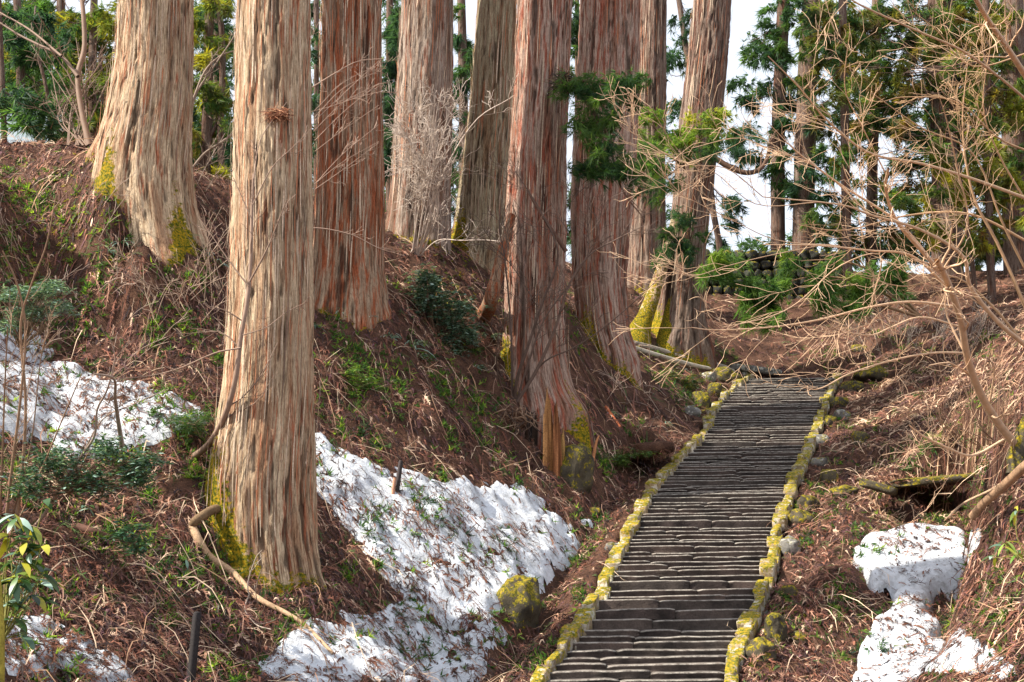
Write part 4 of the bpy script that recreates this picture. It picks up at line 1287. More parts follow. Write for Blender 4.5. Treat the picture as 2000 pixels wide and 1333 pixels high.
back_tree('background_cedar', 'slim cedar with hanging green sprays beside the white sky gap', 'cedar tree', 64,
    [([(1520,520),(1520,250),(1530,0),(1532,-60)], 27)],
    [(1528,40,42,75,1.3),(1500,130,55,60),(1560,200,40,55),(1470,80,25,35,.5),(1455,275,42,34,1.0),(1520,330,40,45),(1535,250,40,60),(1480,190,30,30,.6),(1440,170,22,30,.5)], 'teal+green', 400)
back_tree('background_cedar', 'dark straight cedar second right of the white sky gap', 'cedar tree', 63,
    [([(1568,540),(1572,300),(1580,100),(1590,-60)], 42)],
    [(1620,60,55,60),(1640,150,50,40,.9),(1600,330,30,40),(1620,400,50,35,.6),(1575,390,35,45,.9),(1600,230,30,40)], 'teal', 401)
back_tree('background_cedar', 'broad olive-leaved cedar filling the upper right behind bare twigs', 'cedar tree', 62,
    [([(1850,520),(1848,300),(1840,100),(1838,-60)], 62)],
    [(1700,60,80,60),(1780,120,90,60),(1700,180,80,45),(1850,60,80,70),(1800,190,90,40),(1900,170,60,60),(1740,240,60,40,1.2),(1660,230,50,40,1.2),(1640,60,50,60,1.2),(1760,30,80,40,1.2),(1900,40,70,60,1.3),(1950,140,60,70,1.3),(1830,260,60,40,1.1),(1930,260,60,60,1.2),(1690,330,60,40,.5),(1790,300,40,40,.4),(1600,110,40,50,.8),(1880,240,40,40,.6),(1760,380,60,40,.5),(1850,410,50,60,.9),(1640,300,50,40,.5)], 'green+olive+teal', 402)
back_tree('background_cedar', 'olive and brown cedar crowding the far right edge', 'cedar tree', 58,
    [([(1985,520),(1980,250),(1975,-60)], 50)],
    [(1960,70,60,70),(1950,200,60,60),(1990,330,70,80),(1930,330,40,60,.8),(1960,450,60,50,1),(1900,120,50,50),(2010,180,50,90)], 'olive+green', 403)
back_tree('background_cedar', 'leafy dark cedar low behind the young green conifer at right', 'cedar tree', 66,
    [([(1700,540),(1705,300),(1712,0)], 22)],
    [(1690,450,90,50,.9),(1790,470,70,40),(1620,470,50,40,.8),(1880,480,80,50,1),(1740,370,50,30,.4),(1700,280,40,30,.3)], 'teal+olive', 404)
back_tree('background_tree', 'thin leaning tree against the white sky left of the bowed cedar', 'tree', 62,
    [([(1405,480),(1370,300),(1345,130),(1320,-40)], 13)],
    [(1325,60,30,60,.8),(1310,150,22,50,.8),(1330,230,22,40,.6),(1300,250,15,90,.6),(1420,430,20,40,.3)], 'teal', 405, boughs=10)
back_tree('background_tree', 'thin bent tree with sparse leaves low in the white sky gap', 'tree', 62.5,
    [([(1412,500),(1398,440),(1388,350)], 10)],
    [(1400,470,22,18,.8),(1440,495,40,16,1.2),(1430,400,16,10,.3)], 'teal', 406, boughs=8)
back_tree('background_cedar', 'dark teal cedar seen between the grey cedar and the olive one', 'cedar tree', 60,
    [([(905,470),(905,200),(900,-40)], 20)],
    [(905,60,24,50,1.6),(905,150,30,50,2),(890,250,22,50,1.8),(895,330,25,40,1.8),(900,400,20,30,1)], 'teal+green', 407)
back_tree('background_cedar', 'narrow green cedar glimpsed between the split-barked and fluted cedars', 'cedar tree', 57,
    [([(1128,520),(1127,200),(1127,-40)], 10)], [(1125,50,16,60,2.5),(1124,130,14,30,2),(1122,380,14,60,2.5),(1122,460,14,40,2.5)], 'green+teal', 420)
back_tree('background_cedar', 'dark cedar foliage in the slot right of the rusty red cedar', 'cedar tree', 56,
    [([(762,470),(760,200),(762,-40)], 16)],
    [(768,30,20,50,3),(765,120,20,50,3),(762,220,20,60,3),(760,320,18,60,2.4),(762,420,16,40,2)], 'teal', 408)
back_tree('background_cedar', 'dark cedar foliage in the gap between the front cedar and the rusty red one', 'cedar tree', 54,
    [([(618,460),(618,200),(618,-40)], 12)], [(616,40,14,60,1.6),(616,160,14,70,1.4),(614,280,14,60,1.2)], 'teal', 409)
back_tree('background_tree', 'shrubby tree with bent stems and yellow-lit leaves between the two leftmost trunks', 'tree', 50,
    [([(400,400),(405,200),(410,-40)], 22), ([(440,400),(430,280),(435,100),(420,-40)], 14), ([(385,380),(395,300),(425,240)], 9)],
    [(415,40,45,60,1.3),(420,130,45,60,1.0),(415,220,45,60,.9),(410,300,45,50,1.1),(420,370,45,40,1.3)], 'green+olive+yellow', 410)
back_tree('background_tree', 'dark leafy evergreen between the two leftmost trunks, behind the bent stems', 'tree', 58,
    [([(425,420),(425,-40)], 20)],
    [(415,60,50,80,1.0),(415,200,50,80,1.0),(415,330,50,70,1.2)], 'teal', 411)
back_tree('background_cedar', 'deep green cedar above the pale roof at the upper left corner', 'cedar tree', 44,
    [([(35,280),(40,120),(30,-40)], 18)],
    [(40,50,60,60,1.1),(20,130,50,50,1.2),(60,170,60,30,1.2),(100,130,50,50,1.0),(10,200,30,18,.8)], 'teal+green', 412)
back_tree('background_tree', 'grey stemmed tree with yellow sunlit leaves left of the broad left cedar', 'tree', 48,
    [([(182,300),(180,150),(185,-40)], 17), ([(205,300),(200,200),(196,100)], 7)],
    [(160,40,55,50,1.0),(205,40,30,40,.8),(150,120,50,40,.8),(210,180,25,50,1.3),(130,190,50,40,.8),(200,245,30,40,1.2),(100,250,30,25,.5)], 'olive+yellow+green', 413)
back_tree('background_tree', 'slim dark tree standing left of the pale roof gap', 'tree', 40,
    [([(105,290),(97,230),(92,180),(70,90)], 8)], [(80,60,50,40,.6),(60,20,40,30,.6)], 'teal', 414)
back_tree('background_tree', 'sunlit olive and yellow leafed tree mass behind the bare twigs at far right', 'tree', 52,
    [([(1935,520),(1930,300),(1925,-40)], 16), ([(1900,520),(1880,380),(1860,260)], 9)],
    [(1900,60,90,60,1),(1960,200,70,80,1.1),(1890,330,90,60,1.1),(1960,400,60,60,1.1),(1880,450,90,40,1.2),(1800,400,60,40,.8),(1780,280,60,40,.7),(1720,150,60,50,.7)], 'olive+yellow+olive+green', 415, width=0.028, length=0.34)
back_tree('background_cedar', 'green cedar hanging between the sky gap and the olive-leaved cedar', 'cedar tree', 56,
    [([(1655,520),(1650,250),(1645,-40)], 18)],
    [(1600,60,50,60,1),(1660,110,60,60,1),(1570,150,40,50,.9),(1620,200,50,40,.9),(1650,280,50,40,.6),(1600,420,40,30,.6),(1700,380,50,30,.6)], 'green+teal+olive', 416)
back_tree('background_tree', 'leafy tree backlit yellow-green behind the upper left corner', 'tree', 50,
    [([(60,300),(70,150),(66,-40)], 14)],
    [(40,40,70,60,1.2),(120,60,60,60,1.1),(190,120,40,60,1.1),(70,150,60,40,1.1),(150,220,60,40,1.0),(20,110,40,50,1)], 'green+yellow+teal+olive', 417, width=0.03, length=0.3)
back_tree('background_cedar', 'dark dense evergreen filling the sky left of the broad left cedar', 'cedar tree', 56,
    [([(115,300),(118,150),(120,-40)], 20)],
    [(60,60,80,80,1),(160,80,60,80,1.1),(60,180,80,50,1),(180,200,50,60,1.2),(120,260,80,30,1.2)], 'teal+green+olive', 418, width=0.03)
back_tree('background_cedar', 'low dark cedar screening the eaves of the pale roof', 'cedar tree', 38,
    [([(8,285),(4,150),(-5,-40)], 12)],
    [(20,190,40,22,1.2),(90,205,40,14,1.1),(30,235,30,10,.6),(110,250,20,16,.7)], 'teal+green', 419)
# distant wood that closes the view behind the trunks
mb = MB(); rr = np.random.default_rng(433)
crown(mb, rr, [(60,120,100,140,1.6),(150,230,80,60,1.6),(60,280,100,30,1.5),(400,100,70,140,1.4),(410,300,70,90,1.8),(410,380,60,40,2),(620,150,20,200,1.4),(620,380,25,80,1.6),(765,200,25,220,1.4),(765,420,40,60,1.4),(905,330,30,120,.5),(1275,450,60,60,1.2),(1700,480,260,30,1.6),(1880,300,130,180,.8),(1800,120,200,120,.6),(1620,440,60,60,.5),(1690,250,120,80,.3)], 72, 'teal+green', 18, 0.65, 0.032, 8)
tag(mb.make('distant_foliage', M['needle'], smooth=False), kind='stuff')

# shed with the pale ribbed roof at the upper left
sh = empty('shed', (-17.5, 44.0, float(hq(-17.5, 44.0))))
tag(sh, 'low shed with a pale blue ribbed metal roof beyond the upper left bank', 'shed')
m, nt, b = new_mat('roof_metal', 0.4, 0.5); b.inputs['Base Color'].default_value = (0.3, 0.36, 0.4, 1); b.inputs['Metallic'].default_value = 0.2
mb = MB()
a0, a1, b0_, b1_ = P(-60, 292, 40.5), P(128, 292, 40.5), P(-60, 205, 46), P(120, 218, 46)
nr = 9
for i in range(nr):
    t0, t1 = i / nr, (i + 1) / nr
    e0, e1 = a0 + (b0_ - a0) * t0, a1 + (b1_ - a1) * t0
    g0, g1 = a0 + (b0_ - a0) * t1, a1 + (b1_ - a1) * t1
    up_ = np.array([0, 0, 0.2])
    mm0, mm1 = e0 * 0.3 + g0 * 0.7, e1 * 0.3 + g1 * 0.7
    mb.add([e0 + up_, e1 + up_, mm1 + up_ * 1.6, mm0 + up_ * 1.6, g1, g0, g0 + up_, g1 + up_], [[0, 1, 2, 3], [3, 2, 4, 5], [5, 4, 7, 6]])
mb.make('roof', m, sh, smooth=False)
m2, nt, b = new_mat('shed_board', 0.8); b.inputs['Base Color'].default_value = (0.12, 0.09, 0.07, 1)
lo = np.array([0, 0, -3.0]); ins = np.array([0.0, 0.3, -0.1])
q0, q1, q2, q3 = a0 + ins, a1 + ins - [0.2, 0, 0], b1_ + ins * [1, -1, 1] - [0.2, 0, 0], b0_ + ins * [1, -1, 1]
build('wall', np.array([q0, q1, q2, q3, q0 + lo, q1 + lo, q2 + lo - [0, 0, 1.5], q3 + lo - [0, 0, 1.5]]), np.array([[0, 1, 5, 4], [1, 2, 6, 5], [2, 3, 7, 6]]), m2, sh, smooth=False)

# ------------------------------------------------------------------ cedar boughs on the big trunks
def bough(name, label, limbs, D, blobs, pal, seed, r0=0.05, r1=0.015, per=80, burr=None, colr=(0.16, 0.09, 0.06), cat='branch', **kw):
    rr = np.random.default_rng(seed)
    root = empty(name, tuple(P(limbs[0][0][0], limbs[0][0][1], D)))
    tag(root, label, cat)
    mb = MB()
    for l in limbs:
        ramify(mb, rr, limb(l, D, D - 0.4), r0, r1, 1, colr, kids=(7,), length=(0.25,), wiggle=0.25, rmin=0.006)
    mb.make('limb', M['twig'], root)
    mb = MB()
    crown(mb, rr, blobs, D - 0.3, pal, per, kw.get('length', 0.3), kw.get('width', 0.011), 12, kw.get('depth', 0.5))
    mb.make('foliage', M['needle'], root, smooth=False)
    if burr:
        px, py, rad = burr
        mb = MB()
        c0 = P(px, py, D)
        for _ in range(420):
            d = unit(rr.normal(0, 1, 3)); d[2] *= 0.8
            p = c0 + d * rad * rr.uniform(0.2, 0.8)
            v, f = tube(walk(rr, p, d, rr.uniform(0.1, 0.3), 3, 0.4, (0, 0, -0.1)), [0.014, 0.011, 0.008, 0.005], 3)
            mb.add(v, f, np.array([(0.10, 0.065, 0.04), (0.18, 0.13, 0.06), (0.04, 0.03, 0.025)][rr.integers(3)]))
        mb.make('burr', M['twig'], root)
    return root
bough('cedar_bough', 'dark burr and green-needled bough growing from the right side of the split-barked cedar',
    [[(1100,165),(1140,190),(1165,240),(1185,285)], [(1110,160),(1150,160),(1200,175),(1240,180)], [(1130,180),(1180,250),(1195,300),(1215,370),(1260,430)]], 33.0,
    [(1145,150,36,26),(1170,185,45,28),(1205,165,40,26),(1232,155,26,18,.8),(1165,230,42,34),(1190,300,45,40,.9),(1150,270,30,40,.6),(1240,330,50,30,.9),(1170,330,36,26,.7)], 'green+teal+green', 500, burr=(1100, 163, 0.36))
bough('cedar_bough', 'dense deep green bough over the bowed cedar trunk, left of the sky gap',
    [[(1340,330),(1300,300),(1260,280)], [(1350,310),(1310,340),(1270,360)]], 46.0,
    [(1270,260,40,30),(1305,295,50,34),(1260,310,50,40),(1300,350,45,26,.8),(1345,290,40,26),(1235,350,40,30,.8),(1370,280,30,20,.8)], 'green+bright+teal', 501, depth=0.8)
bough('leafy_bough', 'bright yellow-green leafy tuft lit by the sun beside the bowed cedar',
    [[(1370,320),(1365,280),(1370,240)], [(1300,290),(1280,250),(1265,215)]], 45.5,
    [(1268,222,32,16,1.3),(1372,243,42,26,1.3),(1345,262,30,22,1),(1395,225,20,16,.8)], 'bright+yellow', 502, length=0.22, width=0.016)
bough('cedar_bough', 'green drooping bough hanging in front of the lower bowed trunk',
    [[(1375,440),(1345,450),(1320,480)], [(1380,420),(1340,430)]], 47.0,
    [(1335,440,42,34,.9),(1350,480,36,34,1),(1310,470,26,26,.7),(1320,420,30,24,.6)], 'teal+green', 503)
bough('bent_limb', 'thick bent limb swinging out into the sky gap from the bowed cedar',
    [[(1375,300),(1400,312),(1430,330),(1460,338),(1485,330),(1500,305),(1505,270)]], 47.8,
    [(1455,275,40,30,.9),(1435,290,20,20,.6)], 'teal', 504, r0=0.12, r1=0.07)

# frayed knot of bark on the front cedar
rr = np.random.default_rng(88)
mb = MB()
for _ in range(170):
    p = P(rr.normal(545, 10), rr.normal(222, 5), 22.78)
    v, f = tube(walk(rr, p, [rr.choice([-1.0, -1.0, 0.6]), -0.35, rr.uniform(-0.3, 0.35)], rr.uniform(0.1, 0.3), 4, 0.3, (0, 0, -0.22)), [0.009, 0.008, 0.006, 0.004, 0.003], 3)
    mb.add(v, f, np.array([(0.36, 0.13, 0.06), (0.2, 0.08, 0.045), (0.45, 0.24, 0.13)][rr.integers(3)]))
tag(mb.make('frayed_bark', M['twig'], T['front']), kind='stuff')
# the young conifer in front of the wall
rr = np.random.default_rng(77)
yc = empty('young_conifer', tuple(G(1600, 640)))
tag(yc, 'young bright green conifer spreading in front of the rubble wall', 'conifer')
mb = MB()
for l in ([(1800,620),(1700,560),(1600,540),(1500,560)], [(1800,620),(1680,590),(1560,600),(1470,620)], [(1800,620),(1720,540),(1640,510),(1560,510)]):
    ramify(mb, rr, limb(l, 46, 45), 0.06, 0.015, 1, (0.3, 0.18, 0.1), kids=(8,), length=(0.25,), rmin=0.008)
mb.make('limb', M['twig'], yc)
mb = MB()
crown(mb, rr, [(1520,530,50,30),(1580,520,60,32),(1500,570,48,34),(1570,575,60,36),(1640,540,60,34,1.0),(1700,560,60,34,.9),(1490,610,34,20,.7),(1640,590,60,20,.7),(1760,540,50,30,.8),(1460,590,20,20,.6),(1420,510,40,18,1.0),(1400,530,30,14,.8)], 45.3, 'green+bright+green', 90, 0.36, 0.013, 12, 0.6)
mb.make('foliage', M['needle'], yc, smooth=False)

# ------------------------------------------------------------------ bare bushes
TAN, PALE, BROWN, DARK = (0.60, 0.40, 0.25), (0.52, 0.43, 0.36), (0.28, 0.17, 0.11), (0.12, 0.075, 0.055)
def bush(name, label, base, stems, D0, D1, r0, r1, levels, col, seed, **kw):
    rr = np.random.default_rng(seed)
    root_each = kw.pop('root_each', False)
    gd = float(G(*base)[1])
    if not hasattr(D0, '__len__') and abs(gd - D0) < 3.2: D0 = gd + 0.03
    g = P(base[0], base[1], D0[0] if hasattr(D0, '__len__') else D0)
    root = empty(name, tuple(g))
    tag(root, label, 'bush')
    thick, fine = MB(), MB()
    for s in stems:
        pxs = s if isinstance(s, list) else s[0]
        a, b = (r0, r1) if isinstance(s, list) else s[1]
        d1 = D1 + rr.uniform(-0.6, 0.6)
        if root_each:
            ge = G(*pxs[0])[1]
            path = limb(pxs, ge + 0.05, ge - 0.5)
        else:
            path = limb(pxs, D0 if (s is stems[0] or not hasattr(D0, '__len__')) else D1, d1)
        v, f = tube(path, np.linspace(a, b, len(path)), 8 if a > 0.03 else 6)
        build('stem', v, f, M['twig'], root, np.broadcast_to(np.array(col) * rr.uniform(0.85, 1.15), v.shape), origin=path[0])
        leaf_kw = dict(kids=(7, 5), length=(0.32, 0.5), wiggle=0.22, spread=0.8, pull=(0, 0, 0.06), rmin=0.0045)
        leaf_kw.update(kw)
        tmp = MB()
        ramify(tmp, rr, path, a * 0.5, b * 0.8, levels, col, **leaf_kw)
        fine.v += tmp.v; fine.c += tmp.c
        fine.f += [q_ + fine.n for q_ in tmp.f]
        fine.n += tmp.n
    tag(fine.make('twigs', M['twig'], root), kind='stuff')
    return root

bush('bare_bush', 'large bare orange-tan bush arching in from the right edge over the stairs', (1990, 880), [
    ([(2010,900),(1955,835),(1915,770),(1890,700),(1875,620),(1850,550),(1830,510)], (0.085, 0.05)),
    ([(1845,540),(1800,490),(1750,430),(1730,370),(1735,330)], (0.045, 0.02)),
    ([(1850,560),(1780,500),(1700,490),(1600,480),(1490,478)], (0.03, 0.008)),
    ([(2010,680),(1950,630),(1895,560),(1880,500),(1800,450),(1700,420),(1640,400),(1490,385)], (0.05, 0.009)),
    ([(1870,600),(1780,590),(1700,600),(1600,625),(1500,640),(1400,645),(1350,640)], (0.03, 0.008)),
    ([(1700,600),(1720,500),(1640,520),(1560,590),(1500,620),(1410,640)], (0.014, 0.007)),
    ([(1890,690),(1820,690),(1740,705),(1660,730),(1600,760),(1560,755)], (0.025, 0.006)),
    ([(1880,640),(1800,620),(1740,640),(1700,655),(1640,645),(1610,625)], (0.022, 0.006)),
    ([(2010,390),(1900,350),(1800,320),(1700,300),(1620,240),(1560,170),(1500,110)], (0.035, 0.008)),
    ([(2010,200),(1950,150),(1880,100),(1790,60),(1680,10),(1640,-20)], (0.03, 0.012)),
    ([(2010,160),(1965,90),(1930,40),(1890,-30)], (0.06, 0.04)),
    ([(1840,530),(1890,440),(1870,330),(1850,240),(1835,190)], (0.02, 0.007)),
    ([(1730,340),(1680,240),(1650,170),(1660,60)], (0.016, 0.006)),
    ([(1850,550),(1760,440),(1640,360),(1560,300),(1500,240)], (0.03, 0.006)),
    ([(1700,420),(1600,330),(1500,290),(1440,270),(1350,290)], (0.016, 0.005)),
    ([(1490,385),(1420,330),(1340,320),(1250,270),(1210,240)], (0.010, 0.004)),
    ([(1600,395),(1480,400),(1400,340),(1330,300),(1270,210)], (0.010, 0.004)),
    ([(1640,480),(1520,470),(1430,430),(1330,380),(1240,330)], (0.010, 0.004)),
    ([(1600,480),(1500,500),(1420,520),(1350,540),(1300,520)], (0.010, 0.004)),
    ([(1960,860),(1900,890),(1850,875),(1800,850),(1775,830)], (0.03, 0.012)),
    ], 24.0, 21.5, 0.03, 0.01, 2, TAN, 600, kids=(11, 5), length=(0.24, 0.45), spread=0.7, rmin=0.0045)
bush('bare_bush', 'second bare bush of crossing tan twigs filling the upper right corner', (1995, 660), [
    ([(2020,640),(1950,480),(1900,380),(1880,250),(1890,120)], (0.04, 0.01)),
    ([(2020,560),(1960,440),(1900,300),(1800,250),(1700,180)], (0.03, 0.008)),
    ([(2020,480),(1900,420),(1780,420),(1650,450),(1560,440)], (0.03, 0.007)),
    ([(2020,420),(1950,300),(1920,200),(1940,60)], (0.025, 0.008)),
    ([(2020,700),(1940,600),(1860,540),(1770,560),(1680,540)], (0.03, 0.008)),
    ([(2020,300),(1950,270),(1870,200),(1770,190),(1720,200)], (0.025, 0.007)),
    ([(2020,100),(1900,130),(1830,60),(1780,20)], (0.02, 0.007)),
    ], 27.5, 26, 0.03, 0.01, 2, (0.50, 0.31, 0.17), 601, kids=(10, 5), length=(0.24, 0.45), spread=0.85, rmin=0.0048)
stems = []
rr = np.random.default_rng(5)
for k in range(22):
    bx = rr.uniform(1840, 1985); tx = bx + rr.uniform(-190, 40); ty = rr.uniform(640, 790)
    stems.append(([(bx, 885 - (bx - 1840) * 0.1), ((bx + tx) / 2 + rr.uniform(-20, 30), 825), (tx, ty)], (0.012, 0.005)))
bush('bare_bush', 'thicket of thin upright brown shoots on the sunny right bank', (1900, 880), stems, 27.5, 28, 0.012, 0.005, 1, BROWN, 602, root_each=True, kids=(4,), length=(0.3,), pull=(0, 0, 0.12), spread=0.5)
stems = []
for k in range(16):
    bx = rr.uniform(1690, 1900); tx = bx + rr.uniform(-80, 60); ty = rr.uniform(560, 660)
    stems.append(([(bx, 700), ((bx + tx) / 2, 660), (tx, ty)], (0.01, 0.006)))
bush('bare_bush', 'grey brushwood on the slope above the moss-capped stone', (1800, 700), stems, 40, 40, 0.012, 0.006, 2, (0.33, 0.27, 0.22), 603, root_each=True, kids=(5, 4), length=(0.5, 0.5), rmin=0.006)

bush('bare_shrub', 'many-stemmed bare shrub springing from the old root above the hollow stump', (1005, 780), [
    ([(1005,790),(1010,740),(1030,680),(1060,590),(1090,500),(1060,420),(1010,340)], (0.05, 0.010)),
    ([(1010,785),(1050,720),(1085,640),(1110,560),(1150,500),(1200,470),(1260,440)], (0.05, 0.008)),
    ([(1000,780),(1000,700),(995,600),(985,500),(975,440),(985,360)], (0.035, 0.007)),
    ([(1000,785),(1020,700),(1025,600),(1020,500),(1015,440),(1000,400)], (0.03, 0.007)),
    ([(1015,780),(1060,710),(1120,680),(1180,640),(1250,580),(1290,540)], (0.025, 0.006)),
    ([(1010,780),(1035,700),(1065,620),(1130,520),(1100,430),(1120,370)], (0.03, 0.007)),
    ([(995,785),(975,740),(970,690),(975,640)], (0.02, 0.007)),
    ([(1050,600),(1000,520),(950,470),(900,440),(880,380)], (0.014, 0.005)),
    ([(1110,560),(1160,480),(1180,400),(1230,370)], (0.014, 0.005)),
    ], 31.8, 31.5, 0.03, 0.01, 2, (0.13, 0.085, 0.065), 604, kids=(9, 6), length=(0.26, 0.5), rmin=0.0062, spread=0.8)
stems = []
for k in range(13):
    tx, ty = rr.uniform(765, 925), rr.uniform(120, 330)
    stems.append(([(815 + rr.uniform(-12, 14), 500), (835 + rr.uniform(-25, 25), 400), ((tx + 835) / 2, (ty + 330) / 2), (tx, ty)], (0.022, 0.007)))
stems.append(([(800,500),(830,440),(870,330),(930,235),(1000,190),(1040,150)], (0.03, 0.007)))
stems.append(([(820,500),(855,470),(900,470),(960,470),(1010,480)], (0.02, 0.007)))
bush('bare_bush', 'pale twiggy bush in front of the grey brown cedar', (815, 500), stems, 34.5, 34.0, 0.02, 0.007, 2, PALE, 605, kids=(9, 7), length=(0.26, 0.5), rmin=0.0066, spread=0.95, wiggle=0.3)
bush('bare_sapling', 'slender sapling curving up across the front cedar trunk from its left foot', (380, 890), [
    ([(372,897),(410,865),(440,810),(460,740),(470,660),(484,580),(490,500),(492,420),(495,340)], (0.062, 0.022)),
    ([(488,550),(520,490),(545,430),(560,390)], (0.02, 0.008)),
    ([(486,560),(455,520),(420,470),(385,420)], (0.016, 0.006)),
    ([(492,430),(470,380),(448,330)], (0.012, 0.005)),
    ([(494,400),(530,330),(570,290),(610,250)], (0.014, 0.005)),
    ([(495,350),(510,270),(560,200)], (0.012, 0.005)),
    ([(474,655),(520,640),(560,610),(600,590)], (0.010, 0.005)),
    ([(470,680),(420,690),(350,720),(290,735),(230,740)], (0.016, 0.006)),
    ], [24.4, 23.2, 22.6, 22.4, 22.4, 22.4, 22.4, 22.4], 22.3, 0.02, 0.008, 2, (0.27, 0.18, 0.13), 606, kids=(5, 4), length=(0.2, 0.45), rmin=0.004)
bush('bare_shrub', 'tall thin brown stems rising at the left edge in front of the snow', (20, 1010), [
    ([(10,1030),(25,900),(40,780),(50,650),(35,560),(5,490)], (0.028, 0.010)),
    ([(30,1030),(45,900),(50,780),(40,640),(60,560),(90,480),(110,380)], (0.03, 0.008)),
    ([(0,1020),(5,880),(10,740),(15,640)], (0.02, 0.008)),
    ([(35,1020),(80,920),(130,800),(160,730)], (0.016, 0.006)),
    ([(20,1020),(60,870),(80,700),(100,640)], (0.014, 0.006)),
    ], 18.2, 18.5, 0.02, 0.008, 2, (0.30, 0.19, 0.12), 607, kids=(6, 4), length=(0.2, 0.45), rmin=0.0036)
bush('bare_sapling', 'crooked grey brown sapling leaning over the left snow patch', (70, 1030), [
    ([(62,1036),(90,1000),(120,950),(160,890),(185,850),(190,800),(210,760),(225,700)], (0.03, 0.010)),
    ([(240,880),(232,830),(225,780),(222,740),(180,730)], (0.04, 0.012)),
    ([(160,890),(200,820),(260,790),(330,760)], (0.012, 0.005)),
    ], 18.8, 19.2, 0.02, 0.008, 2, (0.30, 0.22, 0.17), 608, kids=(6, 4), length=(0.25, 0.45), rmin=0.0036)
stems = []
for k in range(30):
    bx, by = rr.uniform(290, 450), rr.uniform(560, 640)
    ang = rr.uniform(-2.8, -0.4); L = rr.uniform(60, 190)
    stems.append(([(bx, by), (bx + L * .5 * math.cos(ang), by + L * .5 * math.sin(ang) - 12), (bx + L * math.cos(ang), by + L * math.sin(ang))], (0.010, 0.0045)))
bush('bare_bush', 'tangle of fine dead twigs on the bank between the two leftmost cedars', (370, 600), stems, 26.5, 26.5, 0.01, 0.005, 1, (0.42, 0.3, 0.22), 609, root_each=True, kids=(5,), length=(0.35,), rmin=0.005)
stems = []
for k in range(34):
    bx, by = rr.uniform(0, 330), rr.uniform(380, 720)
    ang = rr.uniform(-2.9, -0.3); L = rr.uniform(40, 130)
    stems.append(([(bx, by), (bx + L * .5 * math.cos(ang), by + L * .5 * math.sin(ang) - 8), (bx + L * math.cos(ang), by + L * math.sin(ang))], (0.008, 0.0045)))
bush('bare_bush', 'scattered pale dead stalks across the left bank above the snow', (160, 600), stems, 26.0, 26.3, 0.01, 0.005, 1, (0.42, 0.31, 0.24), 610, root_each=True, kids=(4,), length=(0.4,), rmin=0.005)
stems = []
for k in range(12):
    tx, ty = rr.uniform(60, 230), rr.uniform(60, 200)
    stems.append(([(150 + rr.uniform(-20, 20), 285), (130 + rr.uniform(-20, 40), 220), (tx, ty)], (0.02, 0.008)))
stems += [([(175,285),(160,220),(152,150),(165,90),(160,0),(150,-30)], (0.075, 0.05)), ([(152,150),(120,110),(80,90),(40,70),(0,45)], (0.045, 0.02)), ([(120,110),(60,60),(0,25)], (0.03, 0.02)), ([(140,330),(170,250),(205,170),(225,130)], (0.025, 0.012))]
bush('bare_bush', 'clump of dark bent stems on the crest left of the broad left cedar', (150, 302), stems, 31.8, 31.8, 0.02, 0.008, 2, (0.20, 0.13, 0.09), 611, kids=(5, 4), length=(0.25, 0.45), rmin=0.006)
stems = [([(375,330),(400,300),(430,280),(455,262)], (0.035, 0.03)), ([(372,230),(385,180),(425,120),(455,75),(470,40)], (0.03, 0.012)), ([(375,200),(400,140),(430,110),(456,100)], (0.03, 0.015)), ([(372,390),(400,330),(440,260)], (0.015, 0.008)), ([(380,420),(410,360),(430,330),(450,240)], (0.012, 0.006))]
bush('bare_bush', 'bent grey stems crossing the gap right of the broad left cedar', (375, 360), stems, 33, 33, 0.02, 0.008, 2, (0.26, 0.19, 0.14), 612, kids=(5, 4), length=(0.3, 0.45), rmin=0.006)
stems = []
for k in range(9):
    y0 = rr.uniform(40, 420)
    stems.append(([(615, y0 + 60), (670, y0 + rr.uniform(0, 30)), (740, y0 - rr.uniform(10, 60))], (0.008, 0.005)))
stems += [([(605,445),(640,448),(690,460),(740,485),(790,500)], (0.014, 0.007)), ([(608,172),(660,140),(700,120),(750,115)], (0.014, 0.008)), ([(560,230),(640,210),(700,190),(750,178)], (0.006, 0.005))]
bush('bare_bush', 'sparse thin twigs crossing the rusty red cedar', (603, 730), [([(603,735),(598,500),(596,300),(600,60)], (0.03, 0.015))] + stems, 29.3, 29.0, 0.008, 0.005, 2, (0.4, 0.27, 0.2), 613, kids=(5, 3), length=(0.3, 0.4), rmin=0.0048)
stems = []
for k in range(16):
    bx, by = rr.uniform(1100, 1350), rr.uniform(700, 870)
    ang = rr.uniform(-2.9, -0.3); L = rr.uniform(30, 90)
    stems.append(([(bx, by), (bx + L * .5 * math.cos(ang), by + L * .5 * math.sin(ang) - 8), (bx + L * math.cos(ang), by + L * math.sin(ang))], (0.012, 0.006)))
bush('bare_bush', 'low dead twigs on the bank below the fluted cedar', (1230, 800), stems, 35.5, 36.5, 0.01, 0.005, 1, (0.38, 0.28, 0.22), 614, root_each=True, kids=(4,), length=(0.4,), rmin=0.006)
bush('bare_sapling', 'thin twigs sprouting beside the thick fallen branch', (500, 1180), [
    ([(490,1175),(484,1140),(500,1090),(512,1075)], (0.014, 0.006)), ([(505,1190),(500,1150),(515,1100)], (0.010, 0.005)), ([(488,1160),(478,1190),(500,1220),(530,1230)], (0.014, 0.008))],
    21.5, 21.4, 0.01, 0.005, 1, (0.4, 0.32, 0.26), 615, kids=(6,), length=(0.3,), rmin=0.004)

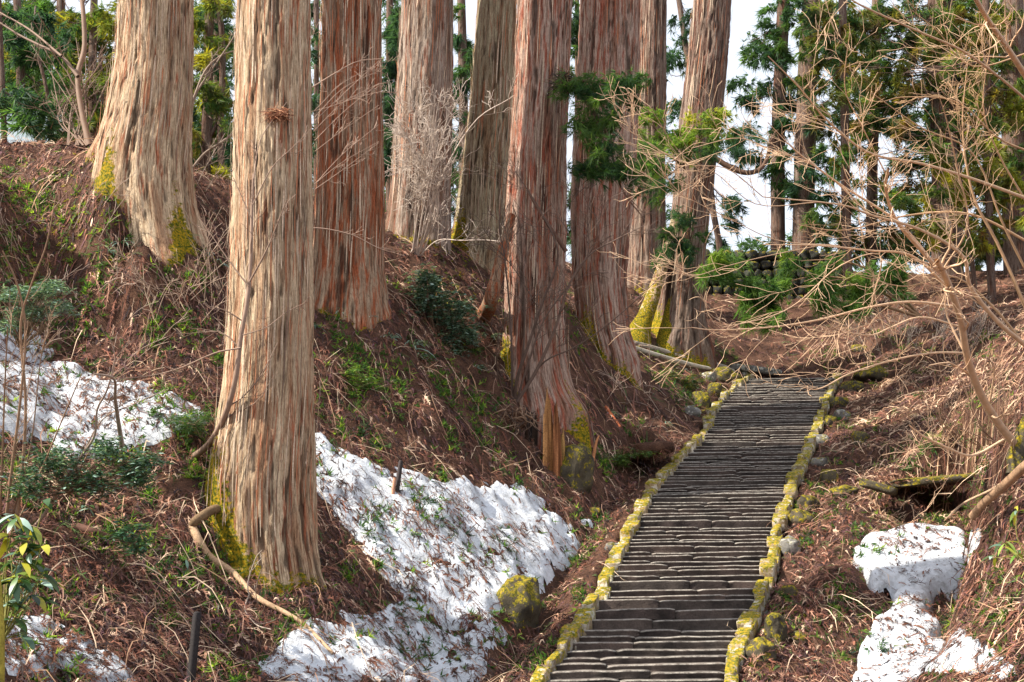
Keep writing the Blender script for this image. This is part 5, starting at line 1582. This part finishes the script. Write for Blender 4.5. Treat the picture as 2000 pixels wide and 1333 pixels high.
# rust-brown fronds hanging over the culvert lintel and the added earth roof
mb = MB(); rr = np.random.default_rng(91)
for (x0, x1, yy, dd, cnt) in ((1205, 1305, 880, 34.6, 190), (1700, 1890, 938, 30.8, 170)):
    p = P(rr.uniform(x0, x1, cnt), yy + rr.normal(0, 4, cnt), dd + rr.uniform(-0.1, 1.2, cnt))
    v, f, c = sprays(rr, p, np.array([[0, -0.8, -0.1]]) + rr.normal(0, 0.5, (cnt, 3)), np.full(cnt, 0.24), np.full(cnt, 0.008), 7, palette(rr, 'rust', cnt), 0.7, 1.0)
    mb.add(v, f, c)
tag(mb.make('hanging_litter', M['litter'], smooth=False), kind='stuff')

# ------------------------------------------------------------------ leafy shrubs, tufts and bamboo grass
def leafy(name, label, cat, base, D, blobs, pal, n, L, W, seed, droop=0.5, stems=True, depth=0.5, mat='leaf', col=(0.2, 0.13, 0.08)):
    rr = np.random.default_rng(seed)
    g = P(base[0], base[1], D)
    root = empty(name, tuple(g)); tag(root, label, cat)
    mb, sb = MB(), MB()
    for (px, py, rx, ry, share) in blobs:
        k = max(3, int(2.6 * n * share / 7))
        for _ in range(k):
            a, b = rr.normal(0, 0.5, 2)
            c = P(px + a * rx, py + b * ry, D + rr.uniform(-depth, depth))
            m_ = rr.integers(5, 10)
            th = rr.uniform(0, 6.28, m_)
            dirs = np.stack([np.cos(th), np.sin(th), rr.uniform(-0.2, 0.6, m_)], -1)
            v, f, cc = leaves(rr, np.repeat(c[None], m_, 0) + rr.normal(0, 0.02, (m_, 3)), dirs, L * rr.uniform(0.6, 1.2, m_), W * rr.uniform(0.7, 1.2, m_), palette(rr, pal, m_) * rr.uniform(0.7, 1.3, (m_, 1)), droop)
            mb.add(v, f, cc)
            if stems and rr.random() < 0.12:
                path = spline([g, (g + c) / 2 + rr.normal(0, 0.06, 3), c], 6)
                vv, ff = tube(path, np.linspace(0.010, 0.004, 6), 4)
                sb.add(vv, ff, col)
    if sb.n: sb.make('stem', M['twig'], root)
    mb.make('leaves', M[mat], root, smooth=False)
    return root
leafy('evergreen_shrub', 'glossy evergreen shrub with pale shining leaves right of the rusty red cedar', 'shrub', (860, 690), 33.0,
    [(835,545,35,22,.8),(850,590,50,34,1.2),(880,640,40,40,1.2),(880,690,30,24,.8),(830,580,30,34,.8),(900,600,30,24,.6),(920,650,20,20,.5)], 'pale+pale+teal', 420, 0.13, 0.05, 700)  # pale tones paint the glossy highlights into the leaf colour
leafy('evergreen_shrub', 'dark low evergreen shrub at the lower rim of the left snow patch', 'shrub', (140, 960), 20.0,
    [(110,900,60,34,1),(170,940,50,30,1),(60,950,40,30,.7),(280,900,40,20,.7),(260,930,34,24,.8),(210,880,34,24,.6)], 'teal+pale+teal', 420, 0.10, 0.035, 701)
leafy('evergreen_shrub', 'blue-green needled shrub at the left edge above the snow', 'shrub', (40, 680), 22.5,
    [(40,575,45,18,1),(100,565,34,16,.8),(60,610,50,18,.8),(120,600,30,14,.5),(20,640,20,20,.4)], 'pale+teal', 380, 0.12, 0.022, 702)
leafy('fern_clump', 'yellow-green fern clump on the litter slope right of the front cedar', 'fern', (705, 760), 29.4,
    [(705,745,30,26,1.2),(690,725,20,14,.5)], 'bright+green', 150, 0.16, 0.022, 703)
leafy('fern_clump', 'round deep green fern ball beside the small waterfall', 'fern', (1200, 925), 34.6,
    [(1213,897,14,14,1.4),(1180,900,20,16,1.0),(1195,925,16,10,.6),(1250,885,34,7,.9)], 'green+bright', 240, 0.14, 0.02, 704)
leafy('fern_clump', 'drooping green fern fronds at the foot of the snow-side cedar root', 'fern', (380, 830), 24.2,
    [(370,835,26,18,1),(345,820,30,14,.6),(400,815,18,12,.5)], 'green+teal', 160, 0.2, 0.015, 705)
leafy('evergreen_shrub', 'small dark leaved shrub hugging the left litter slope below the snow', 'shrub', (255, 1060), 19.8,
    [(245,1040,26,18,1),(270,1065,24,18,.8)], 'teal', 150, 0.12, 0.035, 706)
leafy('evergreen_shrub', 'low green leaves growing beneath the path-edge log', 'shrub', (1330, 750), 43.5,
    [(1300,735,30,14,1),(1350,745,30,14,1),(1320,770,34,16,.8),(1250,750,20,14,.4)], 'green+teal+olive', 260, 0.15, 0.035, 707)
# strap-leaved tufts, each one its own plant
WHERE = ['under the evergreen shrub, largest of all', 'just left of the largest one under the evergreen shrub', 'against the left edge of the front cedar, upper', 'above the upper one at the left edge of the front cedar', 'on the slope close behind the front cedar', 'at the foot of the rusty red cedar, left side', 'below the rusty red cedar, middle of its foot', 'left of the burr cedar trunk', 'down the slope left of the bare many-stemmed shrub', 'right beside the largest one', 'touching the right edge of the front cedar', 'half hidden behind the front cedar', 'at the foot of the far left cedar', 'below the foot of the far left cedar', 'left of the front cedar, above the snow', 'right of the hollow stump', 'on the bank right of the mossy block', 'by the litter bank near the stairs', 'in the red litter behind the front cedar', 'low on the slope below the rusty red cedar', 'in the twig tangle between the two left cedars', 'beside the burr cedar foot', 'between the evergreen shrub and the burr cedar']
TUFTS = [(805,680,60),(760,660,34),(430,520,44),(400,500,26),(505,560,30),(640,560,34),(665,610,28),(960,660,40),(935,720,24),(820,700,30),(610,640,30),(560,640,26),
         (240,480,40),(215,500,30),(440,560,30),(1110,800,34),(1190,810,26),(1300,830,22),(650,480+100,26),(720,540+80,20),(365,470,30),(980,700,24),(900,650,24)]
VIS = []
for i, (px, py, s) in enumerate(TUFTS):
    rr = np.random.default_rng(720 + i)
    g = G(px, py)
    if len(VIS) and min(np.linalg.norm(g - q_) for q_ in VIS) < 0.25: continue
    VIS.append(g)
    L = s * g[1] / F_PX
    m_ = 14
    th = rr.normal(-0.6, 0.8, m_)
    dirs = np.stack([np.cos(th) * 0.8, np.sin(th) * 0.6, rr.uniform(0.3, 1.0, m_)], -1)
    v, f, c = leaves(rr, np.repeat(g[None], m_, 0) + rr.normal(0, 0.03, (m_, 3)), dirs, L * rr.uniform(0.7, 1.2, m_), 0.035, palette(rr, 'pale', m_), 1.6, 4)
    mb = MB(); mb.add(v, f, c)
    tag(mb.make('leaf_tuft', M['leaf'], smooth=False, origin=g), 'blue-green strap-leaved tuft ' + WHERE[i], 'plant', 'strap-leaved tufts on the left slope')
# bamboo grass
def sasa(name, label, base, D, heads, L, W, pal, seed, r=0.008):
    rr = np.random.default_rng(seed)
    g = P(base[0], base[1], D)
    root = empty(name, tuple(g)); tag(root, label, 'bamboo grass')
    sb = MB(); lb = []
    for (px, py, k) in heads:
        c = P(px, py, D + rr.uniform(-0.3, 0.3))
        v, f = tube(spline([g, (g + c) / 2 + rr.normal(0, 0.05, 3), c], 7), np.linspace(r * 1.5, r * 0.6, 7), 5)
        sb.add(v, f, (0.3, 0.28, 0.08))
        for _ in range(k):
            th = rr.uniform(0, 6.28)
            d = np.array([[math.cos(th), math.sin(th) * 0.7, rr.uniform(-0.3, 0.6)]])
            lb.append(leaves(rr, c[None] + rr.normal(0, 0.02, (1, 3)), d, L * rr.uniform(0.7, 1.15), W * rr.uniform(0.8, 1.1), palette(rr, pal, 1), 1.3, 5))
    sb.make('stem', M['twig'], root)
    for v, f, c in lb:
        build('leaf', v, f, M['leaf'], root, c, smooth=True)
    return root
sasa('bamboo_grass', 'leafy bamboo grass with yellow and green leaves at the lower left edge', (5, 1250), 15.2,
    [(30,1010,8),(15,1050,9),(50,1060,9),(70,1100,8),(30,1130,10),(60,1170,8),(10,1100,9),(85,985,4),(20,1180,8),(45,1090,9),(75,1140,6),(25,1210,6),(5,1010,6),(80,1070,8),(20,1140,9),(60,1030,8),(40,1240,5),(85,1120,6)], 0.32, 0.085, 'green+teal+yellow+pale', 740)
sasa('bamboo_grass', 'pale drooping bamboo grass leaves on the right edge above the snow', (2010, 1100), 20.0,
    [(1985,1000,6),(1960,1060,7),(1990,1080,7),(1945,1090,5),(1995,1130,4)], 0.32, 0.055, 'bright+yellow+pale', 741)
for (px, py, D, lab) in ((110, 965, 19.0, 'single pale bamboo leaf fan beside the crooked sapling'), (170, 995, 19.2, 'pale bamboo leaf fan right of the crooked sapling'), (315, 1040, 19.8, 'two-leaved pale sprig standing on the left litter slope'), (362, 1100, 20.5, 'drooping pale green leaves near the thick fallen branch'), (330, 1130, 20.2, 'small green leaf fan just below the drooping pale leaves'), (425, 1190, 20.3, 'small bright green leaf fan above the charred post')):
    g = G(px, py + 18)
    sasa('bamboo_sprig', lab, (px, py + 20), float(g[1]), [(px, py - 6, 4)], 0.26, 0.06, 'pale', int(px) + 750, 0.006)
# old yellow-green trunk at the very lower left edge
log('mossy_sapling', 'mossy yellow-brown stem cut by the lower left edge', [P(-6, 1400, 14.5), P(-2, 1290, 14.5), P(-4, 1180, 14.6), P(-14, 1080, 14.7)], 0.065, 0.05, (0.3, 0.24, 0.04), 'sapling')
# stems of an old mossy stump at the right edge
log('mossy_stump', 'yellow mossed old stem at the right edge beside the bush root', [P(1985, 930, 25.2), P(1992, 870, 25.3), P(2012, 810, 25.4)], 0.2, 0.12, (0.38, 0.3, 0.03), 'stump', jag=0.5, mat=M['rock'])
